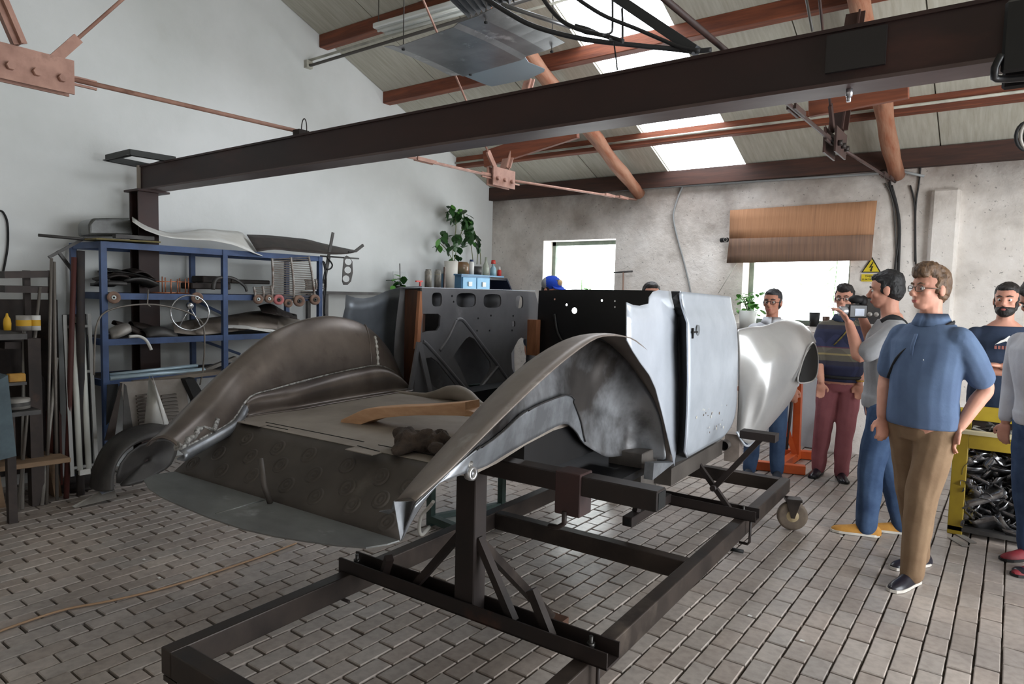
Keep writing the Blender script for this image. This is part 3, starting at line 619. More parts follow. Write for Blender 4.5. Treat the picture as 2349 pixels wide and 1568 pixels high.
# bright ground lower flange of the wall, weld line, eyelet
rows = []
for k in range(0, 37):
    f = k/36*.62; i = int(f*(len(T_)-1)); t, b = T_[i], B_[i]; top = interp(f, [0, .1, .2, .32, .45, .62], [.93, .9, .55, .48, .36, .02])
    rows.append([t.lerp(b, 1-top*(1-u))+CV*(.008 if .12 < f < .5 else .004) for u in (0, .25, .5, .75, 1)])
low = build('lower_flange', MB().grid(rows), M_RAW, parent=wh, solid=.004, soff=0, sub=1)
build('weld_line', MB().tube([r[0]+CV*.006 for r in rows[8:]], [.0025+.002*abs(math.sin(i*3.1)) for i in range(len(rows)-8)], 5), mat('dark_weld', (50, 48, 48), .6, .4), parent=wh)
rim = [p+CV*.006 for p in cr([C(*p) for p in oc], 4)]
c = pa(1080, 1085, .80); build('eyelet', MB().lathe(c, [(.012, -.012), (.022, -.012), (.024, 0), (.022, .012), (.012, .012), (.012, -.012)], 20, CV), mat('bright_steel', (190, 190, 192), .3, .9), parent=wh)
build('weld_blob', MB().ell(c+V((0, 0, .03))-CV*.01, (.016, .016, .014), 8, 6), M_WELD, parent=wh)
tipq = [(903, 1150), (954, 1149), (918, 1239)]
mb = MB(); mb.add([pa(*q, .76) for q in tipq]+[pa(905, 1148, .70), pa(893, 1178, .62), pa(870, 1172, .56), pa(912, 1165, .72)], [(0, 1, 2), (3, 0, 6, 4), (4, 6, 5)])
build('tail_tip', mb, M_RAW, parent=wh, solid=.003)
# sill boxes, and underbody boxes coloured black to stand for the shadow there
def cbox(mb, a0, a1, b0, b1, z0, z1):
    vs = [C(a, b, z) for z in (z0, z1) for a, b in ((a0, b0), (a1, b0), (a1, b1), (a0, b1))]
    return mb.add(vs, [(0, 3, 2, 1), (4, 5, 6, 7), (0, 1, 5, 4), (1, 2, 6, 5), (2, 3, 7, 6), (3, 0, 4, 7)])
build('sill_box', cbox(MB(), .50, .70, 1.66, 1.88, .545, .80), mat('dusty_grey_box', (104, 98, 92), .6, .3, c2=(76, 71, 68), scale=5), parent=car, bevel=.004)
build('sill', cbox(MB(), .62, .80, 1.84, 2.80, .60, .70), M_TAIL, parent=car)
build('chassis_side', cbox(MB(), .38, .54, .72, 1.70, .84, 1.015), M_BLK, parent=car)
build('chassis_side', cbox(MB(), -.62, -.46, .30, 2.7, .86, 1.015), M_BLK, parent=car)
build('chassis_cross', cbox(MB(), -.62, .54, 1.26, 1.34, .84, 1.015), M_BLK, parent=car)
build('cockpit_floor', cbox(MB(), -.70, .70, 1.24, 2.75, .68, .72), M_BLK, parent=car)
build('front_frame', cbox(MB(), -.45, -.35, 2.7, 4.0, .70, .85), M_BLK, parent=car)
build('front_frame', cbox(MB(), .35, .45, 2.7, 4.0, .70, .85), M_BLK, parent=car)
tri = [pa(1497, 1101, .80), pa(1500, 1062, .80), pa(1548, 1060, .80)]
build('sill_gusset', MB().prism(tri, -CV*.05), M_RAW, parent=car)
# --- cross tube with a hump in front of the trunk floor
tp = [(838, 893), (880, 900), (930, 907), (975, 911), (1005, 907), (1030, 901), (1052, 902), (1072, 910), (1090, 924), (1108, 934), (1150, 940), (1200, 945)]
tr = [.026, .026, .026, .027, .034, .042, .044, .040, .032, .027, .026, .026]
build('cross_tube', MB().tube(cr([pb(*q, 1.17) for q in tp], 3), [interp(i/3, list(range(12)), tr) for i in range(34)], 14), M_FLOOR, parent=car)
# --- left side: pierced inner door frame, skin, pillars
AL = -.66; Mp = frame(C(AL, 0, 0), CU, (0, 0, 1))
def al(px, py): p = cloc(pa(px, py, AL)); return (p[1], p[2])
k3 = lambda x, y: (850+x*.2554, 640+y*.2554)
outl = [al(*q) for q in ((966, 660), (1010, 661), (1100, 664), (1180, 667), (1226, 670), (1234, 700), (1240, 780), (1242, 960), (1090, 955), (948, 915), (950, 850), (962, 790), (967, 720))]
holes = []
for cx, cy, rx, ry in ((590, 182, 45, 63), (853, 188, 88, 65), (1088, 195, 80, 62), (1332, 205, 34, 57), (1280, 400, 15, 27)):
    holes.append([al(*k3(x, y)) for x, y in circ(cx, cy, rx, ry, 24, 3.2)])
for cx, cy in ((960, 352), (1075, 327), (950, 462), (1062, 462), (725, 152), (740, 203), (1275, 330), (1265, 460)): holes.append([al(*k3(x, y)) for x, y in circ(cx, cy, 7, 10, 8)])
for poly in ([(462, 310), (600, 310), (622, 330), (615, 420), (590, 460), (500, 466), (457, 480)], [(740, 690), (800, 600), (850, 535), (885, 515), (925, 535), (1000, 640), (1070, 740), (1076, 790), (1050, 850), (960, 990), (900, 985), (860, 940), (800, 800)], [(485, 712), (540, 702), (600, 745), (700, 870), (790, 985), (640, 1020), (560, 960), (535, 930)], [(1258, 665), (1320, 545), (1352, 520), (1392, 540), (1402, 640), (1400, 740), (1340, 815), (1285, 850), (1265, 800)], [(1085, 960), (1130, 958), (1160, 1010), (1140, 1040), (1090, 1030)]):
    holes.append([al(*k3(x, y)) for x, y in poly])
ldf = build('left_door_frame', curve_mesh([outl]+holes, .012, Mp), M_GREYP, parent=car)
for pts in ([(770, 370), (800, 358), (835, 375), (900, 455), (1000, 590), (1140, 770), (1230, 900)], [(470, 560), (500, 580), (600, 690), (720, 830), (850, 985)], [(1150, 770), (1080, 860), (960, 1010)], [(620, 640), (700, 520), (770, 370)]):
    build('pressed_rib', MB().tube(cr([pa(*k3(x, y), AL+.006) for x, y in pts], 4), .012, 8), M_GREYP, parent=ldf)
rows = [[C(-.80-.05*math.sin(math.pi*t), b, .75+(1.66-.75)*t) for t in [i/10 for i in range(11)]] for b in [1.36+1.36*i/8 for i in range(9)]]
build('left_door_skin', MB().grid(rows), M_GREYP, parent=car, solid=.004)
rows = [[C(-.655-(.15*u if z > 0 else 0), b, 1.668-.002*u) for u in (0, .5, 1)] for b, z in [(1.36+1.34*i/8, 1) for i in range(9)]]
build('door_top_rail', MB().grid(rows), M_PALE, parent=ldf, solid=.004)
lq = [(792, 676), (812, 682), (832, 684), (852, 681), (868, 675), (885, 667), (905, 661), (930, 657), (966, 656)]
rows = []
for x, y in lq:
    aq = interp(x, [790, 900, 966], [-.98, -.93, -.80]); p = cloc(pa(x, y, aq)); r = []
    for t in [i/8 for i in range(9)]: r.append(C(aq-.03*math.sin(math.pi*(.15+.7*t))+(.02 if t < .2 else 0), p[1], p[2]*(1-t)+1.0*t))
    rows.append(r)
build('left_quarter_panel', MB().grid(rows), mat('blue_grey_inner', (116, 122, 130), .4, .4, c2=(90, 95, 102), scale=3), parent=car, solid=.004)
M_OAK = mat('dark_brown_pillar_wood', (84, 50, 30), .5, c2=(58, 34, 22), scale=6, stretch=(4, 4, .6)); M_OAKL = mat('light_pillar_edge', (172, 116, 82), .6, c2=(140, 90, 62), scale=8, stretch=(3, 3, .6))
pw = build('wood_pillar', cbox(MB(), -.80, -.675, 1.40, 1.45, 1.02, 1.655), M_OAK, parent=car)
build('pillar_edge', MB().bar(pa(966, 668, -.665), pa(957, 800, -.665), .022, .04), M_OAKL, parent=pw)
build('wood_pillar', cbox(MB(), -.655, -.575, 2.60, 2.66, 1.18, 1.45), M_OAKL, parent=car)
for q0, q1 in (((960, 785), (938, 912)), ((962, 785), (990, 912))):
    build('bracket_leg', MB().bar(pa(*q0, -.635), pa(*q1, -.62), .012, .035), M_GREYP, parent=ldf)
# --- firewall
Mf = frame(C(0, 2.70, 0), CV, (0, 0, 1))
def fl(px, py): p = cloc(pb(px, py, 2.70)); return (p[0], p[2])
fo = [(-.64, .72), (.80, .72), (.82, 1.3), (.80, 1.66), (.3, 1.690), (-.3, 1.686), (-.62, 1.672)]
fh = []
for x, y, r in ((1272.8, 685.8, 2.2), (1299.8, 698.7, 2.8), (1317.8, 712, 7), (1380.7, 688.8, 2.6), (1410.7, 690, 2.2), (1410.7, 703.8, 2)):
    a0 = fl(x, y); rr = abs(fl(x+r, y)[0]-a0[0]); fh.append(circ(a0[0], a0[1], rr*.9, rr*.9, 16))
fwl = build('firewall', curve_mesh([fo]+fh, .006, Mf), M_BLK, parent=car)
build('footwell_arch', MB().tube(cr([pb(x, y, 2.69) for x, y in ((1272, 720), (1280, 765), (1310, 800), (1380, 815), (1440, 810))], 4), .012, 8), M_BLK, parent=fwl)
# --- right side: quarter panel, door edge, door, front fender
xs = [1438, 1452, 1468, 1488, 1490, 1499, 1512, 1541]; ty = [693, 699, 701, 696, 681, 669, 665, 668]; by = [780, 805, 830, 860, 865, 890, 950, 1068]
rows = []
for i, (x, t, b) in enumerate(zip(xs, ty, by)):
    f = i/7; r = []
    for j in range(15):
        y = t+(b-t)*j/14; sh = interp(y, [660, 682, 728, 850, 1000, 1068], [0, 0, 14, 16, 15, 6])*max(0, (x-1480)/61) if x > 1480 else 0
        a = interp(y, [660, 715, 725, 735, 900, 1068], [.775, .785, .80, .795, .81, .80])
        r.append(pa(x+sh, y, a))
    rows.append(r)
build('right_quarter_panel', MB().grid(rows), M_PALE, parent=car, solid=.005, soff=-1)
dl = [(1559, 668), (1562, 690), (1565, 704), (1571, 722), (1577, 740), (1578, 800), (1578.6, 870), (1577, 940), (1574, 1000), (1571, 1035), (1576, 1047)]
dr = [(1674.5, 680), (1676, 696), (1677.5, 710), (1683, 728), (1689.5, 746), (1690.6, 811), (1690, 870), (1688.7, 926), (1684, 957), (1675, 981), (1656, 1003)]
da = [.84, .84, .845, .865, .885, .895, .895, .89, .88, .865, .85]
rows = []
for l, r, a in zip(dl, dr, da):
    rows.append([pa(l[0]+(r[0]-l[0])*u, l[1]+(r[1]-l[1])*u, a+(.0 if 0 < u < 1 else -.008)) for u in (0, .03, .2, .4, .6, .8, .97, 1)])
rd = build('right_door', MB().grid(rows), M_PRIM, parent=car, solid=.006, soff=-1, sub=1)
build('left_edge', MB().tube([r[0] for r in rows], .007, 8), M_PALE, parent=rd)
c = pa(1602, 757, .897); build('handle_boss', MB().lathe(c, [(0, .002), (.02, .002), (.03, .0)], 16, CV), mat('dark_dent', (110, 114, 118), .6), parent=rd)
hb = MB(); hb.bar(pa(1590, 752, .898), pa(1589, 776, .898), .006, .018, up=CU).bar(pa(1588, 762, .90), pa(1600, 761, .90), .006, .008)
build('handle_slot', hb, M_HOLLOW, parent=rd)
for k in range(34):
    q = (R_.gauss(1634, 16), R_.gauss(935, 32)); c = pa(*q, .8945+(.0)); rr = R_.uniform(.003, .008)
    if 1590 < q[0] < 1682 and 850 < q[1] < 1000: build('rust_pit', MB().ell(c, (.001, rr, rr*1.3), 8, 4), mat('rust_pit', (110, 96, 84), .8) if k % 2 else mat('bare_spot', (216, 212, 200), .5, .4), parent=rd)
ql = [(1541, 682), (1546, 700), (1551, 715), (1555, 728), (1556, 745), (1557, 800), (1557, 870), (1556.5, 940), (1555, 1000), (1552, 1040), (1548, 1058)]
rows = [[pa(1540, 667, .785), pa(1559.5, 667.5, .835)]]+[[pa(*q, .79), pa(l[0]+1, l[1], a-.012)] for q, l, a in zip(ql, dl, da)]
build('door_shut_face', MB().grid(rows, smooth=False), M_RUB, parent=car, solid=.01, soff=-1)
cols = [[(1690, 988, .87), (1693, 930, .875), (1694, 870, .88), (1694, 815, .88), (1692, 764, .87), (1692, 756, .85)],
        [(1699, 1003, .90), (1712, 930, .93), (1720, 870, .95), (1726, 810, .955), (1724, 756, .93), (1722, 750, .88)],
        [(1708, 1013, .92), (1733, 935, .98), (1744, 870, 1.01), (1752, 808, 1.01), (1754, 752, .96), (1756, 749, .90)],
        [(1718, 1018, .935), (1752, 940, 1.03), (1770, 870, 1.07), (1782, 800, 1.07), (1796, 738, 1.01), (1800, 735, .95)],
        [(1730, 1012, .945), (1774, 938, 1.06), (1796, 868, 1.115), (1812, 800, 1.125), (1836, 745, 1.08), (1838, 741, 1.0)],
        [(1740, 1004, .955), (1796, 930, 1.08), (1818, 868, 1.15), (1834, 812, 1.165), (1858, 772, 1.14), (1862, 764, 1.08)],
        [(1746, 999, .95), (1812, 922, 1.075), (1832, 874, 1.155), (1845, 820, 1.18), (1866, 788, 1.175), (1872, 786, 1.12)]]
rows = [cr([pa(*q) for q in c_], 4) for c_ in cols]; rows = [list(r) for r in zip(*[cr(list(c_), 3) for c_ in zip(*rows)])]
ff = build('front_fender', MB().grid(rows), M_FEND, parent=car, solid=.006, soff=0, sub=1)
op = [(1866, 786), (1872, 797), (1876, 822), (1875, 850), (1869, 868), (1856, 876), (1831, 876), (1836, 845), (1844, 820), (1855, 796)]
mb = MB(); mb.add([pa(*q, 1.178) for q in op], [tuple(range(len(op)))]); build('wheel_opening_shade', mb, M_HOLLOW, parent=ff, solid=.01)  # black sheet put in for the shade within the fender opening
build('opening_rim', MB().tube(cr([pa(*q, 1.185) for q in op], 4, True), .006, 6, closed=True), M_FEND, parent=ff)
build('tail_lip', MB().tube(cr([pa(*q) for q in ((1690, 990, .875), (1700, 1008, .90), (1712, 1022, .925), (1728, 1015, .945), (1748, 998, .955))], 4), .008, 8), M_PALE, parent=ff)
M_SEAT = mat('taupe_casting', (150, 138, 130), .6, .2, c2=(124, 112, 104), scale=8)
build('jacking_box', MB().box((-.05, -.04, 0), (.05, .04, .19), frame(pa(1681, 1056, .84), CV, CU)), M_SEAT, parent=car)
c = pa(1660, 1022, .80); build('sill_tube', MB().lathe(c, [(.03, 0), (.034, 0), (.034, .5), (.03, .5), (.03, 0)], 18, CU), M_TAIL, parent=car)
build('sill_tube_shade', MB().lathe(c+CU*.02, [(0, 0), (.03, 0)], 18, CU), M_HOLLOW, parent=car)  # black disc standing for the shade deeper in the tube
# loose pieces lying on the car
M_ASH = mat('fresh_ash_wood', (198, 158, 124), .6, c2=(176, 134, 100), scale=5, stretch=(1.2, 8, 8), lo=.3, hi=.7)
z0 = 1.055; top = [(783, 962), (830, 940), (845, 937), (900, 933), (980, 930), (1067, 922)]; bot = [(772, 1000), (800, 985), (840, 968), (880, 958), (960, 952), (1050, 953), (1068, 955)]
tpts = cr([pb(*q, .34+.0005*(q[0]-770)) for q in top], 4); bpts = cr([pb(*q, .34+.0005*(q[0]-770)) for q in bot], 4)
n = 14; tp2 = [tpts[int(i*(len(tpts)-1)/(n-1))] for i in range(n)]; bp2 = [bpts[int(i*(len(bpts)-1)/(n-1))] for i in range(n)]
dz = V((0, 0, z0-min(p.z for p in bp2))); rows = []
for t, b in zip(tp2, bp2): rows.append([b, t, t+CU*.10+V((0, 0, .0)), b+CU*.10, b])
mb = MB().grid(rows, smooth=False); mb.add([rows[0][k] for k in range(4)], [(0, 1, 2, 3)]); mb.add([rows[-1][k] for k in range(4)], [(3, 2, 1, 0)])
mb.add([p for p in (lambda e: [e[0], e[1]+V((0, 0, -.03)), e[2]+V((0, 0, -.03)), e[3], e[0]+CV*.06+CU*.05, e[3]+CV*.06])(rows[-1])], [(0, 1, 4), (2, 3, 5), (1, 2, 5, 4), (0, 4, 5, 3)])
tag(build('timber_piece', mb, M_ASH, bevel=.003), 'curved pale sawn timber piece lying across the trunk floor of the car body', 'timber')
mb = MB(); c = gz(965, 1030, 1.06)
for k in range(26):
    u = k/26; p = V((c.x+R_.gauss(0, .05), c.y+R_.gauss(0, .035), 0)); q = p+V((R_.uniform(-.06, .06), R_.uniform(-.04, .04), 0)); m = (p+q)/2
    mb.tube(cr([(p.x, p.y, 1.06+R_.uniform(0, .01)), (m.x, m.y, 1.075+R_.uniform(0, .05)), (q.x, q.y, 1.06+R_.uniform(0, .02))], 4), [.008, .014, .02, .022, .024, .022, .018, .014, .008], 8, sx=1.4)
mb.tube(cr([gz(905, 1042, 1.06), gz(925, 1025, 1.075), gz(955, 1020, 1.08), c], 4), [.004, .012, .02, .022, .024, .024, .024, .02, .02, .02, .02, .02, .02], 8, sx=1.6)
rag = build('rag', mb, mat('dirty_brown_rag', (72, 60, 52), .95, c2=(48, 40, 36), scale=18, bump=.6, bscale=60))
md = rag.modifiers.new('remesh', 'REMESH'); md.mode = 'VOXEL'; md.voxel_size = .006; md = rag.modifiers.new('sm', 'SMOOTH'); md.iterations = 2
tag(rag, 'crumpled dirty brown rag lying on the edge of the trunk floor', 'rag')
# ================================================================== SHELVING AND STORES ALONG THE GABLE WALL
XS = -5.72; XB = -6.28
M_BLUE = mat('blue_shelf_paint', (70, 92, 134), .55, c2=(58, 76, 112), scale=6, c3=(96, 86, 82), s3=5, lo3=.66, hi3=.74)
M_BLUED = mat('dark_shelf_deck', (48, 46, 50), .8, c2=(62, 54, 50), scale=8)
M_DK = mat('dark_rusty_sheet', (66, 56, 52), .6, .3, c2=(46, 40, 38), scale=7, c3=(92, 66, 52), s3=4, lo3=.62, hi3=.75)
M_DKG = mat('dark_grey_sheet', (84, 82, 80), .5, .4, c2=(62, 60, 60), scale=5)
M_LTG = mat('light_grey_sheet', (168, 164, 158), .5, .3, c2=(140, 134, 128), scale=5)
M_WHT = mat('white_card', (226, 226, 224), .7, c2=(206, 204, 198), scale=4)
M_CHR = mat('chrome', (214, 216, 220), .18, .95)
M_ROD = mat('grey_rod', (124, 118, 112), .45, .5)
M_COP = mat('copper_wire', (176, 112, 82), .4, .7)
def S_(px, py, x=XS): return gx(px, py, x)
ys = [S_(238, 700).y, S_(515, 700).y, S_(733, 640).y]
zt = 1.93
lev = [S_(245, 560).z, (S_(250, 672).z+S_(740, 688).z)/2, S_(250, 784).z, S_(250, 872).z-.02]
rack = thing('shelf_rack', 'blue steel shelving rack against the white gable wall, loaded with car parts', 'shelving', ((XS+XB)/2, ys[1], 0))
for x in (XS, XB):
    for i, y in enumerate(ys):
        build('post', MB().box((x-.02, y-.022, 0), (x+.02, y+.022, lev[0]+.02)), M_BLUE, parent=rack)
for k, z in enumerate(lev):
    for x in (XS, XB): build('rail', MB().box((x-.012, ys[0], z-.028), (x+.012, ys[2], z+.022)), M_BLUE, parent=rack)
    for y in (ys[0], ys[2]): build('end_rail', MB().box((XB, y-.012, z-.028), (XS, y+.012, z+.022)), M_BLUE, parent=rack)
    build('shelf', MB().box((XB+.01, ys[0]+.01, z+.008), (XS-.012, ys[2]-.01, z+.02)), M_BLUED, parent=rack)
for y0, y1, z0, z1 in ((ys[1], ys[1]+.5, lev[1]-.03, lev[2]+.1), (ys[1], ys[1]+.5, lev[2]-.03, lev[3]+.1)):
    build('brace', MB().bar((XB-.02, y0, z0), (XB-.02, y1, z1), .02, .025), M_BLUE, parent=rack)
def sheet(name, top, bot, xt, xb_, m, label, cat='sheet metal', th=.004, n=3, group=None, wave=0.0):
    T = cr([gx(*q, xt) for q in top], n); B = cr([gx(*q, xb_) for q in bot], n); N = 20
    T = [T[int(i*(len(T)-1)/(N-1))] for i in range(N)]; B = [B[int(i*(len(B)-1)/(N-1))] for i in range(N)]
    rows = [[t.lerp(b, u)+V((0, 0, wave*math.sin(math.pi*u))) for u in (0, .2, .4, .6, .8, 1)] for t, b in zip(T, B)]
    return tag(build(name, MB().grid(rows), m, solid=th), label, cat, group)
sheet('metal_sheet', [(303, 497), (340, 518), (390, 534), (440, 529), (468, 525), (520, 529), (556, 534), (578, 560), (600, 582)], [(304, 508), (335, 528), (380, 543), (430, 549), (480, 551), (530, 560), (560, 571), (585, 581), (602, 587)], -6.15, -5.66, M_WHT, 'wavy pale metal sheet lying on top of the blue shelving', wave=.0)
sheet('rusty_sheet', [(566, 538), (620, 540), (680, 546), (705, 549), (740, 558), (790, 569), (815, 574)], [(590, 577), (630, 572), (680, 577), (720, 580), (760, 583), (795, 582), (815, 578)], -6.0, -5.66, M_DK, 'dark rusty body panel lying on the right half of the shelving top')
tag(build('panel_bracket', MB().bar(S_(800, 578), S_(815, 576), .02, .02).bar(S_(815, 576), S_(833, 562), .02, .028), M_DKG), 'small bent dark bracket sticking out past the shelving top', 'bracket')
mb = MB(); q = [S_(205, 540, -5.9), S_(203, 512, -5.9), S_(214, 500, -5.9), S_(300, 499, -5.9), S_(306, 540, -5.9)]; mb.prism(q, (-.3, .03, 0))
tag(build('glass_tank', mb, mat('smoky_tank', (92, 94, 92), .25, c2=(60, 60, 58), scale=6, spec=.6), bevel=.02, seg=3), 'smoky grey box standing on the left end of the shelving top', 'box')
tag(build('board', MB().bar(S_(205, 548, -5.8), S_(352, 556, -5.8), .25, .012), mat('yellowed_board', (128, 116, 70), .8, c2=(92, 84, 56), scale=8)), 'yellowed thin board lying under the smoky box', 'board')
tag(build('metal_bar', MB().bar(S_(262, 541, -5.74), S_(350, 547, -5.74), .06, .03), M_DKG), 'short dark metal bar lying in front of the smoky box', 'metal bar')
tag(build('long_pipe', MB().tube([S_(88, 539, -5.9), S_(200, 549, -5.9), S_(330, 556, -5.9)], .012, 8), M_DKG), 'long thin pipe jutting out beyond the left end of the shelving top', 'pipe')
# shelf two: stacked old panels, copper rack, boxes
for k, (a, b, h, dx) in enumerate((((246, 650), (292, 652), .05, 0), ((250, 640), (296, 638), .03, -.1), ((292, 646), (366, 656), .035, 0), ((262, 626), (345, 632), .03, -.2), ((270, 619), (360, 640), .02, -.15), ((310, 622), (356, 636), .02, -.05))):
    p, q = S_(*a, -5.8+dx), S_(*b, -5.8+dx); mb = MB(); n = 10
    rows = [[p.lerp(q, i/n)+V((-.32*j/4, 0, .03*math.sin(math.pi*i/n)*(k % 3)/2+.015*math.sin(j*1.3+k)))for j in range(5)] for i in range(n+1)]
    tag(build('body_part', mb.grid(rows), M_DK if k % 2 else M_DKG, solid=max(.008, h*.5)), ('rolled dark rubber strip at the post end of the second shelf', 'thin curved panel on the rolled strip at the post end', 'long curved rusty panel beside the copper wire rack', 'flat dark panel in the middle of the stacked old panels', 'topmost bent panel of the stacked old panels', 'short bent panel near the copper wire rack')[k], 'car part', 'old panels stacked on the second shelf')
cw = thing('wire_rack', 'copper coloured wire rack standing on the second shelf', 'wire rack', S_(405, 664))
for q in ((372, 634), (379, 636), (392, 640), (407, 640), (412, 638), (425, 639), (432, 637)):
    x = -5.8+.1*((q[0]*7) % 3-1)*.5; p = S_(*q, x); build('upright', MB().cyl(p, V((p.x, p.y, lev[1]+.02)), .005, 6), M_COP, parent=cw)
for z in (.03, .125): 
    pts = [V((x, y, lev[1]+z)) for x, y in ((-5.76, S_(368, 650).y), (-5.76, S_(438, 650).y), (-5.9, S_(438, 650).y), (-5.9, S_(368, 650).y))]
    build('ring_wire', MB().tube(pts, .005, 6, closed=True), M_COP, parent=cw)
for k, (a, b, lab) in enumerate((((440, 648), (530, 664), 'low dark brown box beside the copper wire rack'), ((465, 632), (530, 650), 'dark flat box on the back of the second shelf'), ((530, 640), (620, 652), 'long dark strip lying behind the radiator grille'))):
    x = -5.85-.08*k; p, q = S_(*a, x), S_(*b, x); mb = MB().box((x-.2, p.y, q.z), (x, q.y, p.z)); tag(build('parts_box', mb, M_DK, bevel=.008), lab, 'box', 'dark boxes on the second shelf')
tag(build('trim_strip', MB().tube(cr([S_(488, 664), S_(492, 645), (S_(505, 636)), S_(535, 638), S_(560, 655), S_(566, 668)], 4), .012, 6, sx=1.6), M_DKG), 'curved dark trim strip arching on the second shelf', 'car part')
# radiator grilles
def grille(o_tl, o_tr, o_br, o_bl, ns, x, label):
    tl, tr, br, bl = (gx(*q, x) for q in (o_tl, o_tr, o_br, o_bl)); t = thing('radiator_grille', label, 'grille', (bl+br)/2, 'old radiator grilles')
    for a, b in ((tl, bl), (tr, br), ((tl+tr)/2, (bl+br)/2)): build('side_bar', MB().tube(cr([a, (a+b)/2+V((.015, 0, 0)), b], 4), .011, 8), mat('aged_grille_frame', (176, 174, 170), .5, .4, c2=(110, 90, 80), scale=20) if a is not (tl+tr)/2 else M_DK, parent=t)
    for k in range(ns):
        u = (k+.5)/ns; build('slat', MB().bar(tl.lerp(bl, u), tr.lerp(br, u), .012, .008), mat('aged_slat', (112, 104, 96), .5, .4, c2=(84, 76, 70), scale=20), parent=t)
grille((624, 592), (708, 588), (722, 686), (624, 690), 24, XS+.03, 'tall slatted radiator grille hooked on the front of the shelving')
grille((582, 658), (622, 655), (622, 686), (584, 690), 8, XS+.035, 'small slatted grille hanging left of the tall grille')
grille((700, 640), (746, 640), (746, 663), (702, 664), 6, XS+.0, 'short slatted grille at the right end of the second shelf')
# buffing wheels hung on the shelf rail
M_BUF = mat('tan_buffing_wheel', (146, 118, 102), .8, c2=(112, 90, 80), scale=14); M_BUFP = mat('pink_buffing_wheel', (206, 130, 130), .8, c2=(186, 108, 108), scale=14)
for (x, y, r, lab) in ((261, 682, 14, 'tan buffing wheel with a bright hub on the left shelf post'), (452, 683, 13, 'tan buffing wheel hanging over the top of the steering wheel'), (592, 686, 11, 'tan buffing wheel hanging under the small grille, beside the tall grille'), (617, 685, 10, 'small tan buffing wheel next to the pink one'), (639, 687, 12, 'pink buffing wheel hanging from the shelf rail'), (661, 695, 10, 'narrow greyish buffing wheel right of the pink one'), (686, 690, 13, 'large tan buffing wheel under the tall grille'), (722, 687, 12, 'tan buffing wheel at the right end of the shelf rail')):
    c = gx(x, y, XS+.055); rr = r*(c-EYE).dot(FW)/FPX; d = V((1, -.35, 0)).normalized()
    m = M_BUFP if 'pink buffing' in lab and 'of the' not in lab and 'next' not in lab else M_BUF
    t = thing('buffing_wheel', lab, 'buffing wheel', c-V((0, 0, rr)), 'buffing wheels on the shelf rail')
    build('pad', MB().lathe(c, [(rr*.3, -.02), (rr*.95, -.02), (rr, -.01), (rr, .01), (rr*.9, .02), (rr*.3, .014), (rr*.3, -.02)], 22, d), m, parent=t)
    build('hub', MB().lathe(c, [(rr*.16, .02), (rr*.36, .022), (rr*.38, .0)], 16, d), mat('bright_hub', (206, 214, 214), .4, .3) if x < 640 and m is M_BUF else M_DKG, parent=t)
    build('bore_shade', MB().lathe(c, [(0, .012), (rr*.17, .012)], 12, d), mat('painted_hollow', (8, 8, 8), .9), parent=t)  # black disc painted in for the shade of the hub hole
    build('hanger', MB().cyl(c-d*.06, c-d*.0, .006, 6), M_ROD, parent=t)
# arching rod, steering wheel, white hook
tag(build('arched_rod', MB().tube(cr([S_(*q, XS+.06) for q in ((216, 860), (217, 800), (221, 750), (236, 720), (270, 705), (320, 698), (370, 700), (420, 712), (452, 728), (467, 750), (469, 800), (465, 850), (459, 882))], 4), .007, 8), M_ROD), 'thin arched grey rod hanging in front of the shelving', 'rod')
tag(build('hanging_wire', MB().tube([S_(340, 664, XS+.03), S_(338, 698, XS+.06), S_(345, 703, XS+.06)], .006, 6), M_ROD), 'short wire holding up the arched rod', 'wire')
c = S_(436, 717, XS+.05); t = thing('steering_wheel', 'thin rimmed chrome steering wheel hanging on the shelving', 'steering wheel', c-V((0, 0, .18)))
dd = V((.93, -.35, 0)).normalized(); e1 = V((.35, .93, 0)).normalized(); e2 = V((0, 0, 1)); rr = 40*(c-EYE).dot(FW)/FPX
build('rim', MB().tube([c+(e1*math.cos(a)+e2*math.sin(a))*rr for a in [2*math.pi*k/36 for k in range(36)]], .007, 8, closed=True), M_CHR, parent=t)
for a in (55, 125): build('spoke', MB().tube([c+V((0, 0, .05)), c+(e1*math.cos(rad(a))+e2*math.sin(rad(a)))*-rr*.98+V((0, 0, 0))], .006, 6), M_CHR, parent=t)
build('hub', MB().lathe(c+V((0, 0, .06)), [(0, .03), (.02, .03), (.03, .01), (.03, -.02), (0, -.02)], 14, dd), M_CHR, parent=t)
tag(build('white_hook', MB().tube(cr([S_(296, 772, XS+.02), S_(318, 771, XS+.03), S_(334, 779, XS+.04), S_(343, 793, XS+.04), S_(347, 802, XS+.04)], 4), .012, 8), M_WHT), 'bent white tube hanging over the third shelf edge', 'tube')
# shelf three: curved fender pieces and sheets
def halfpipe(a, b, r, m, label, x=-5.9, dip=0.0, grp='curved panels on the third shelf'):
    p, q = gx(*a, x), gx(*b, x); ax = (q-p).normalized(); sd = V((1, 0, 0)); n = 9; rows = []
    for i in range(n+1):
        u = i/n; c = p.lerp(q, u)+V((0, 0, dip*math.sin(math.pi*u))); rr = r*(.75+.25*math.sin(math.pi*u))
        rows.append([c+sd*math.cos(t)*rr+V((0, 0, 1))*math.sin(t)*rr*.7 for t in [math.pi*k/8-.2 for k in range(9)]])
    return tag(build('curved_panel', MB().grid(rows), m, solid=.006), label, 'car part', grp)
halfpipe((246, 775), (292, 756), .10, M_LTG, 'scratched pale curved panel at the post end of the third shelf', -5.85)
halfpipe((262, 745), (330, 772), .07, M_DK, 'dark curved channel leaning on the third shelf', -5.9)
halfpipe((300, 748), (372, 768), .08, M_DK, 'dark brown half-round panel behind the grey one', -6.05)
